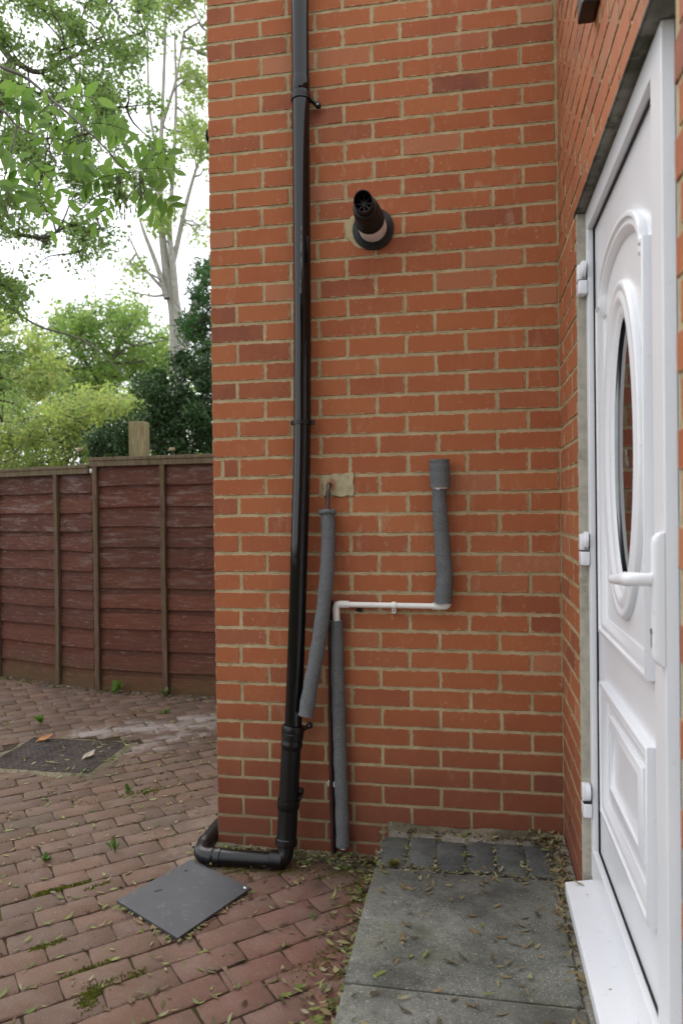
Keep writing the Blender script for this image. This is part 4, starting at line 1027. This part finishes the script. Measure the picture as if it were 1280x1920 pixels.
# small-leaved tree overhead, rooted left of the picture
yT = 3.6
cl = px_clumps([([(-160,-150),(120,-150),(290,-60),(300,60),(330,210),(345,300),(300,350),(180,420),(60,480),(-160,520)], 230), ([(120,430),(215,430),(210,500),(140,510)], 7), ([(-40,480),(70,490),(100,590),(-40,620)], 16), ([(-20,620),(40,640),(60,720),(20,770),(-20,760)], 8)], yT, .8, 0, .165)
q0 = Vector((-4.6,yT+.3,-.12))
tree('hawthorn_tree', 'small leaved twiggy tree whose grey branches fill the upper left sky', q0, [q0, q0+Vector((.05,0,1.5)), q0+Vector((.25,-.1,3.2)), q0+Vector((.7,-.1,4.6)), q0+Vector((1.1,0,6.0))], (.14,.05), cl, 42000, .04, LEAFM['thorn'], BARK, .010, .55, sub=3, twm=TWIG, pstems=2,
     stems=[([q0+Vector((.2,0,2.7)), from_px(-60,70,yT), from_px(20,110,yT-.1), from_px(75,135,yT), from_px(150,100,yT), from_px(270,60,yT)], (.045,.01)), ([q0+Vector((.15,0,2.4)), from_px(-60,440,yT), from_px(30,440,yT), from_px(85,445,yT+.1), from_px(130,420,yT)], (.035,.008)),
            ([q0+Vector((.1,0,2.0)), from_px(-40,520,yT), from_px(0,560,yT-.2), from_px(70,610,yT-.2), from_px(160,640,yT-.2), from_px(240,710,yT-.2)], (.02,.004))])
# tall pale-barked tree
yB = 8.0
b0 = from_px(334,700,yB); b0.z = -.12
cl = px_clumps([([(255,-120),(420,-120),(420,120),(330,130),(300,60),(240,40)], 34), ([(340,60),(420,60),(420,200),(350,190)], 8), ([(330,190),(420,230),(420,330),(340,300)], 9), ([(355,420),(400,420),(400,470),(360,480)], 3), ([(225,490),(268,500),(262,560),(235,560)], 4), ([(200,300),(330,330),(330,430),(220,420)], 6)], yB, .9, 0, .30)
tree('birch_tree', 'tall slender tree with pale grey twin trunk beside the wall edge', b0,
     [b0, from_px(332,640,yB), from_px(318,540,yB), from_px(309,480,yB), from_px(303,420,yB), from_px(300,330,yB), from_px(305,200,yB), from_px(310,60,yB), from_px(312,-80,yB)], (.13,.11,.085,.066,.052,.04,.03,.022,.015), cl, 9500, .06, LEAFM['birch'], PALEBARK, .022, .6, sub=3,
     stems=[([from_px(333,600,yB-.1), from_px(325,500,yB-.1), from_px(318,430,yB), from_px(324,330,yB), from_px(330,200,yB), from_px(328,60,yB)], (.06,.015)), ([from_px(322,500,yB), from_px(330,470,yB), from_px(345,400,yB), from_px(358,350,yB), from_px(370,310,yB)], (.05,.02)),
            ([from_px(313,560,yB-.1), from_px(295,500,yB-.1), from_px(272,440,yB-.1), from_px(262,410,yB)], (.05,.018)), ([from_px(305,540,yB+.1), from_px(270,500,yB), from_px(240,440,yB)], (.03,.012)), ([from_px(305,230,yB), from_px(330,150,yB), from_px(345,60,yB)], (.03,.012)), ([from_px(300,300,yB), from_px(280,200,yB), from_px(277,20,yB)], (.03,.012)),
            ([from_px(345,655,yB-.3), from_px(360,590,yB-.3), from_px(385,520,yB-.3), from_px(405,460,yB-.3)], (.07,.045))])
# dark evergreens beside the wall
yC = 4.6
cl = px_clumps([([(375,500),(430,470),(520,600),(520,860),(380,860),(340,720),(345,620),(365,560)], 90), ([(350,600),(400,560),(400,660),(350,680)], 8)], yC, .45, 0, .15)
c0 = from_px(470,800,yC); c0.z = -.12
tree('conifer_tree', 'deep green feathery conifer against the left edge of the brick wall', c0, [c0, c0+Vector((0,0,1.6)), c0+Vector((-.02,0,3.2)), c0+Vector((0,0,4.6))], (.10,.02), cl, 20000, .045, LEAFM['conifer'], TWIG, .012, .35, sub=2, droop=.4)
yD = 3.7
cl = px_clumps([([(255,700),(300,670),(400,650),(430,700),(430,850),(260,860),(190,850),(180,815),(260,790),(285,760)], 100), ([(170,815),(235,800),(235,860),(175,860)], 10)], yD, .35, 0, .13)
c0 = from_px(345,850,yD); c0.z = -.12
tree('yew_shrub', 'dark glossy bush behind the timber post and taller fence', c0, [c0, c0+Vector((.03,0,1.0)), c0+Vector((-.02,0,1.8)), c0+Vector((0,0,2.4))], (.09,.03), cl, 22000, .04, LEAFM['yew'], TWIG, .012, .45, sub=2)
# yellow-green shrub
yE = 5.4
cl = px_clumps([([(-80,760),(40,770),(110,742),(180,735),(255,750),(285,790),(280,880),(-80,900)], 150)], yE, .6, 0, .2)
c0 = from_px(90,850,yE); c0.z = -.12
gs = tree('golden_shrub', 'broad yellow green shrub behind the lower fence panel', c0, [c0, c0+Vector((.05,0,.8)), c0+Vector((0,0,1.5)), c0+Vector((0,0,2.0))], (.07,.03), cl, 30000, .042, LEAFM['gold'], BARK, .012, .5, sub=2)
PETAL = mat_plain('pale_petal', (.62,.55,.42), .7)
for (fx, fy) in ((150,846),(322,846)):
    c = from_px(fx,fy,3.25); fm = MB()
    for k in range(14):
        a = k*2.4; t_ = .3+.7*(k/14); d = Vector((math.cos(a)*t_,math.sin(a)*t_,1-.9*t_)).normalized(); s_v = d.cross(Vector((0,0,1))).normalized() if abs(d.z)<.99 else Vector((1,0,0)); u_v = d.cross(s_v)
        fm.add([c, c+d*.03-s_v*.02, c+d*.042+u_v*.004, c+d*.03+s_v*.02], [(0,1,2,3)])
    st_ = MB(); st_.tube([(c.x,c.y,-.1),(c.x+.03,c.y+.02,c.z*.6),tuple(c)], [.008,.006,.004], 6)
    T = thing('rose_plant', 'pale rose bloom on a stem over the %s' % ('lower fence panel' if fx < 200 else 'taller fence panel right of the post'), 'flower', (c.x,c.y,-.1), 'pale blooms showing over the fence')
    part('stem', st_, TWIG, T, 60); part('bloom', fm, PETAL, T)
# further trees
random.seed(33)
for (label, yF, poly_, nclump, nleaf, lf_, cx) in (
    ('pale green bushy tree in the middle distance left of the pale trunk', 11, [(60,640),(100,590),(180,570),(260,585),(310,600),(320,660),(300,740),(120,760),(60,720)], 80, 16000, 'mid', 190),
    ('yellowing tree at the far left behind the golden shrub', 9, [(-120,560),(40,590),(90,640),(110,700),(60,770),(-120,790)], 75, 14000, 'gold', -20),
    ('darker green distant tree low behind the golden shrub', 14, [(110,690),(220,680),(300,690),(330,770),(250,830),(80,810),(70,740)], 80, 16000, 'thorn', 200)):
    cl = px_clumps([(poly_, nclump)], yF, 1.0, 0, .36); c0 = from_px(cx,800,yF); c0.z = -.12
    tree('garden_tree', label, c0, [c0, c0+Vector((.05,0,1.4)), c0+Vector((-.05,0,2.8)), c0+Vector((0,0,4.0))], (.14,.05), cl, nleaf, .075, LEAFM[lf_], BARK, .025, .55, sub=2)

random.seed(44)
hedge_cl = px_clumps([([(-200,700),(60,690),(200,700),(420,680),(600,700),(600,900),(-200,900)], 160)], 17, 1.2, 0, .6)
hg_ = leaf_cloud('far_hedge', hedge_cl, 26000, .11, LEAFM['mid'], None, .6, .2); hg_['kind'] = 'stuff'

# ------------------------------------------------------------------ litter, weeds, moss
LIT = mat_leaf('fallen_leaf', [(.13,.19,.035),(.22,.25,.07),(.32,.29,.15),(.22,.13,.065),(.06,.04,.025),(.16,.22,.055),(.36,.32,.2),(.035,.026,.02)], .25, .55)
random.seed(5)
LV = []; LF = []; LT = []
def drop_leaf(x, y, z, L=None, tint=None, W=None):
    L = (L or random.uniform(.018,.036))*1.35; W = W or L*random.uniform(.2,.36); a = random.uniform(0,6.283); t = Vector((math.cos(a),math.sin(a),random.uniform(-.12,.25))).normalized(); s = Vector((-t.y,t.x,random.uniform(-.5,.5))).normalized()
    lift = random.uniform(.001,.006); curl = random.uniform(-.1,.35)*L; c = Vector((x,y,z+lift)); b = len(LV); bend = s*random.uniform(-.2,.2)*L
    for q in (c-t*L*.5+Vector((0,0,max(0,curl*.3))), c-t*L*.15-s*W*.5, c-t*L*.15+s*W*.5+Vector((0,0,.001)), c+t*L*.2-s*W*.4+bend*.3, c+t*L*.2+s*W*.4+bend*.3, c+t*L*.5+bend+Vector((0,0,max(0,curl)))): LV.append(tuple(q))
    LF.extend([(b,b+1,b+2),(b+1,b+3,b+4,b+2),(b+3,b+5,b+4)]); LT.extend([random.random() if tint is None else tint]*6)
def ok(x, y):
    if inpoly((x,y), bp): return False
    return not (x > -.01 and y > -.01)
cnt = 0
while cnt < 1250:                                   # over the paving, mostly lodged in the joints
    x = random.uniform(-3.0,.70); y = random.uniform(-1.35,2.4)
    if not ok(x,y) or y > 2.2-.3*(x+1.8)*(x<-1.8): continue
    if random.random() > (.35 if x < -1.2 else .75): continue
    n_ = (Vector((x,y,0)).dot(PN)+.380)/.1045
    if random.random() < .5: d = (round(n_-.5)+.5-n_)*.1045; x += PN.x*d; y += PN.y*d
    if infrustum((x,y,0)): drop_leaf(x,y,.001,tint=random.choice((.0,.1,.15,.25,.3,.4,.55,.72,.78,.95)), L=random.uniform(.014,.032)); cnt += 1
for _ in range(380):                               # drift by the step and the wall foot
    x = .69-abs(random.gauss(0,.07)); y = random.uniform(-1.25,-.03); drop_leaf(x,y,.004+random.uniform(0,.008))
for _ in range(300):
    x = random.uniform(.02,.70); y = -.03-abs(random.gauss(0,.055)); drop_leaf(x,y,.016+random.uniform(0,.006), L=random.uniform(.01,.026))
for _ in range(150):                               # on the slabs
    x = random.uniform(.72,1.27); y = random.uniform(-1.35,-.30); drop_leaf(x,y,.1425, L=random.uniform(.010,.034), tint=random.choice((.54,.58,.57,.97,.99,.98,.96,.02,.45,.58,.72)))
for _ in range(130):                               # gaps of the setts
    x = .685+.1005*random.randint(0,6)+random.gauss(0,.006); y = random.uniform(-.33,-.06); drop_leaf(x,y,.138, L=random.uniform(.012,.03), tint=random.choice((.3,.38,.42,.45,.55,.6,.97)))
for _ in range(130): drop_leaf(random.uniform(.70,1.33), -.345+random.gauss(0,.014), .139, L=random.uniform(.008,.024), tint=random.choice((.38,.45,.55,.58,.97,.2)))
for _ in range(260):                               # corner and strip beside the sill
    y = -abs(random.gauss(0,.42))-.02; x = 1.288+random.uniform(-.03,.05) if random.random() < .8 else 1.30
    if y < -.45 and x > 1.291: x = 1.284+random.uniform(-.03,.006)
    if y > -1.4: drop_leaf(x,y,.1375, L=random.uniform(.012,.034), tint=random.choice((.5,.52,.55,.58,.6,.95,.97,.99,.4,.02,.98)))
for _ in range(60): drop_leaf(1.26+random.gauss(0,.04), -.06+random.gauss(0,.035), .140+random.uniform(0,.012), tint=random.choice((.38,.45,.5,.55,.58,.6,.97,.99)))
for _ in range(70):                                # on and about the drain cover and fence foot
    drop_leaf(random.uniform(-1.6,-.85), random.uniform(.6,1.25), .009)
for _ in range(160):
    x = random.uniform(-2.9,-.3); drop_leaf(x, (2.30-.08*(x+1.775) if x > -1.775 else 2.30-.32*(x+1.8))-.06-abs(random.gauss(0,.04)), .003)
for (a_, b_) in ((0,3),(3,2)):
    for _ in range(34):
        t_ = random.random(); x = bp[a_][0]+(bp[b_][0]-bp[a_][0])*t_; y = bp[a_][1]+(bp[b_][1]-bp[a_][1])*t_
        q_ = Vector((x-.02,y+.392)); q_ = q_.normalized()*abs(random.gauss(.004,.012)); drop_leaf(x+q_.x, y+q_.y, .003, L=random.uniform(.012,.028), tint=random.choice((.02,.1,.2,.3,.4,.72,.95)))
drop_leaf(1.330,-.49,.204,.03,.45); drop_leaf(1.345,-.56,.206,.008,.98); drop_leaf(1.335,-.98,.2045,.009,.98)
me = bpy.data.meshes.new('leaf_litter'); me.from_pydata(LV, [], LF); a = me.attributes.new('tint','FLOAT','POINT'); a.data.foreach_set('value', LT)
o = link('leaf_litter', me, LIT); o['kind'] = 'stuff'
random.seed(91)
# crumbs of soil and grit in the corners
gv = MB(); 
def crumb(x,y,z,s):
    gv.add([(x+s*random.uniform(-1,1)*.9,y+s*random.uniform(-1,1)*.9,z+s*random.uniform(-.4,1)) for _ in range(5)], [(0,1,2),(0,2,3),(1,3,4),(0,1,4),(2,3,4)])
for _ in range(900): crumb(random.uniform(.02,.70), -.02-abs(random.gauss(0,.07)), .012, random.uniform(.002,.006))
for _ in range(500): crumb(1.30+random.gauss(0,.03) if random.random()<.6 else random.uniform(.72,1.33), -.03-abs(random.gauss(0,.04)), .136, random.uniform(.002,.006))
for _ in range(500): crumb(.685-abs(random.gauss(0,.05)), random.uniform(-1.3,-.02), .003, random.uniform(.002,.006))
for _ in range(500):
    x = random.uniform(-2.9,-.1); crumb(x, (2.30-.08*(x+1.775) if x > -1.775 else 2.30-.32*(x+1.8))-.03-abs(random.gauss(0,.04)), .004, random.uniform(.003,.010))
for _ in range(2600):
    x = random.uniform(-1.3,.69); y = random.uniform(-1.3,.9)
    if not ok(x,y): continue
    n_ = (Vector((x,y,0)).dot(PN)+.380)/.1045; d = (round(n_-.5)+.5-n_)*.1045+random.gauss(0,.004)
    crumb(x+PN.x*d, y+PN.y*d, .000, random.uniform(.0015,.004))
for _ in range(300): crumb(random.uniform(.72,1.27), random.uniform(-1.4,-.3), .142, random.uniform(.0012,.003))
o = link('soil_crumbs', gv.mesh('soil_crumbs'), SOIL); o['kind'] = 'stuff'
# moss in the joints
mv = MB()
def moss_run(a, b, w_, n):
    a, b = Vector(a), Vector(b)
    for _ in range(n):
        t = random.random(); p = a.lerp(b,t)+Vector((random.gauss(0,w_),random.gauss(0,w_)))
        s = random.uniform(.0025,.006); h = random.uniform(.002,.007)
        mv.add([(p.x-s,p.y-s*.6,-.003),(p.x+s,p.y-s*.4,-.003),(p.x+.1*s,p.y+s,-.003),(p.x+random.uniform(-.3,.3)*s,p.y+random.uniform(-.3,.3)*s,h)], [(0,1,3),(1,2,3),(2,0,3)])
moss_run((-.515,-.452),(-.375,-.335),.007,330); moss_run((-.168,-.848),(-.050,-.745),.006,120); moss_run((-.055,-.875),(-.035,-.96),.014,420); moss_run((-.05,-.875),(.05,-.79),.008,200)
moss_run((-.34,-.75),(-.26,-.68),.006,120); moss_run((-.36,-.40),(-.30,-.33),.006,80); moss_run((.60,-.33),(.66,-.02),.02,240); moss_run((.05,-.17),(.62,-.12),.03,500); moss_run((.50,-.75),(.66,-.55),.02,150); moss_run((-.62,.42),(-.50,.52),.02,160)
moss_run((-.02,-.02),(-.02,.6),.03,300)
o = link('joint_moss', mv.mesh('joint_moss'), MOSS); o['kind'] = 'stuff'
# moss cushion on the step edge and small weeds
WEED = mat_leaf('weed_leaf', [(.06,.13,.02),(.09,.18,.03),(.12,.2,.04)], .4, .5)
MOSSL = mat_leaf('moss_frond', [(.10,.11,.02),(.16,.15,.03),(.22,.18,.05),(.08,.09,.02)], .3, .7)
def tuft(name, label, cat, loc, n, L, Wd, spread, mat, group=None, stem=False):
    mb = MB(); c = Vector(loc); random.seed(int(abs(c.x*1000+c.y*77)))
    for k in range(n):
        a = random.uniform(0,6.28); e = random.uniform(.15,1.1)*spread; d = Vector((math.cos(a)*e,math.sin(a)*e,random.uniform(.5,1))).normalized(); l = L*random.uniform(.55,1.15)
        s = Vector((-d.y,d.x,0)).normalized()*Wd*l*.5; st_ = Vector((0,0,random.uniform(0,.6)*L if stem else 0)); b = c+st_+Vector((random.gauss(0,1),random.gauss(0,1),0))*L*.12
        mb.add([b, b+d*l*.4-s+Vector((0,0,.02*l)), b+d*l*.8-s*.8, b+d*l+Vector((0,0,-.15*l)), b+d*l*.8+s*.8, b+d*l*.4+s], [(0,1,5),(1,2,4,5),(2,3,4)])
    if stem: mb.tube([c, c+Vector((.004,.002,L*.6)), c+Vector((0,0,L*.9))], [.002,.0018,.001], 5)
    return solo(name, mb, mat, label, cat, loc, 60, 0, group)
tuft('moss_clump', 'yellow green moss cushion on the left corner of the grey step', 'moss', (.745,-.335,.138), 90, .026, .3, 1.3, MOSSL)
G = 'small weeds growing in the paving joints'
tuft('weed', 'leafy weed at the foot of the taller fence panel', 'weed', (-1.565,2.18,0), 12, .075, .45, .9, WEED, G, True)
tuft('weed', 'low weed at the fence foot nearest the brick wall', 'weed', (-1.17,2.14,0), 14, .06, .42, 1.1, WEED, G, True)
tuft('weed', 'small round leaved seedling behind the drain cover', 'weed', (-1.68,1.39,0), 8, .06, .6, .9, WEED, G, True)
tuft('weed', 'narrow leaved seedling in the middle of the paving left of the pipe', 'weed', (-.385,-.12,0), 8, .055, .25, .8, WEED, G, True)
tuft('weed', 'flattened weed tuft low at the left of the paving', 'weed', (-.62,-.22,0), 16, .035, .35, 1.4, WEED, G)
tuft('weed', 'small weed right of the drain cover near the corner', 'weed', (-.62,.47,0), 10, .04, .35, 1.2, WEED, G)
tuft('weed', 'tiny weed in the joint beyond the drain cover', 'weed', (-1.0,1.75,0), 10, .05, .4, 1.2, WEED, G)
mb = MB(); mb.tube([(.268,-.735,.006),(.31,-.775,.012),(.352,-.83,.006)], [.0024,.003,.002], 6)
solo('twig', mb, mat_bark('pale_twig', (.13,.085,.055), (.19,.13,.085), (.1,.07,.05), 20), 'short brown twig lying on the paving left of the step', 'twig', (.31,-.775,.006), 50)
def big_leaf(name, label, loc, L, ang, colr):
    mb = MB(); c = Vector(loc); t = Vector((math.cos(ang),math.sin(ang),.15)); s = Vector((-math.sin(ang),math.cos(ang),.1))
    vs = []
    for u_, w_, h in ((-.5,.04,.002),(-.25,.7,.008),(.05,1,.004),(.3,.7,.012),(.5,.04,.03)):
        vs += [c+t*u_*L-s*w_*L*.28+Vector((0,0,h+.010*w_)), c+t*u_*L+Vector((0,0,h)), c+t*u_*L+s*w_*L*.28+Vector((0,0,h+.014*w_))]
    mb.add(vs, [(i*3+j,i*3+j+1,(i+1)*3+j+1,(i+1)*3+j) for i in range(4) for j in range(2)])
    solo(name, mb, mat_plain(name+'_skin', colr, .7, .3, .2, 40), label, 'leaf', loc, 60)
big_leaf('dry_leaf', 'curled orange brown dead leaf on the far side of the drain cover', (-1.46,1.09,.012), .10, .5, (.30,.13,.045))
big_leaf('dry_leaf', 'pale dry leaf lying on the right side of the drain cover', (-1.05,.86,.012), .075, .9, (.36,.30,.24))
mb = MB(); mb.tube([(.214,-.322,.017),(.221,-.330,.019)], [.004,.003], 6)
solo('pebble', mb, WHITEPIPE, 'tiny white chip on the right corner of the grey board', 'chip', (.217,-.326,.016))
print('bricks', nb, 'leaflets', nl, 'pavers', len(near), len(rest))
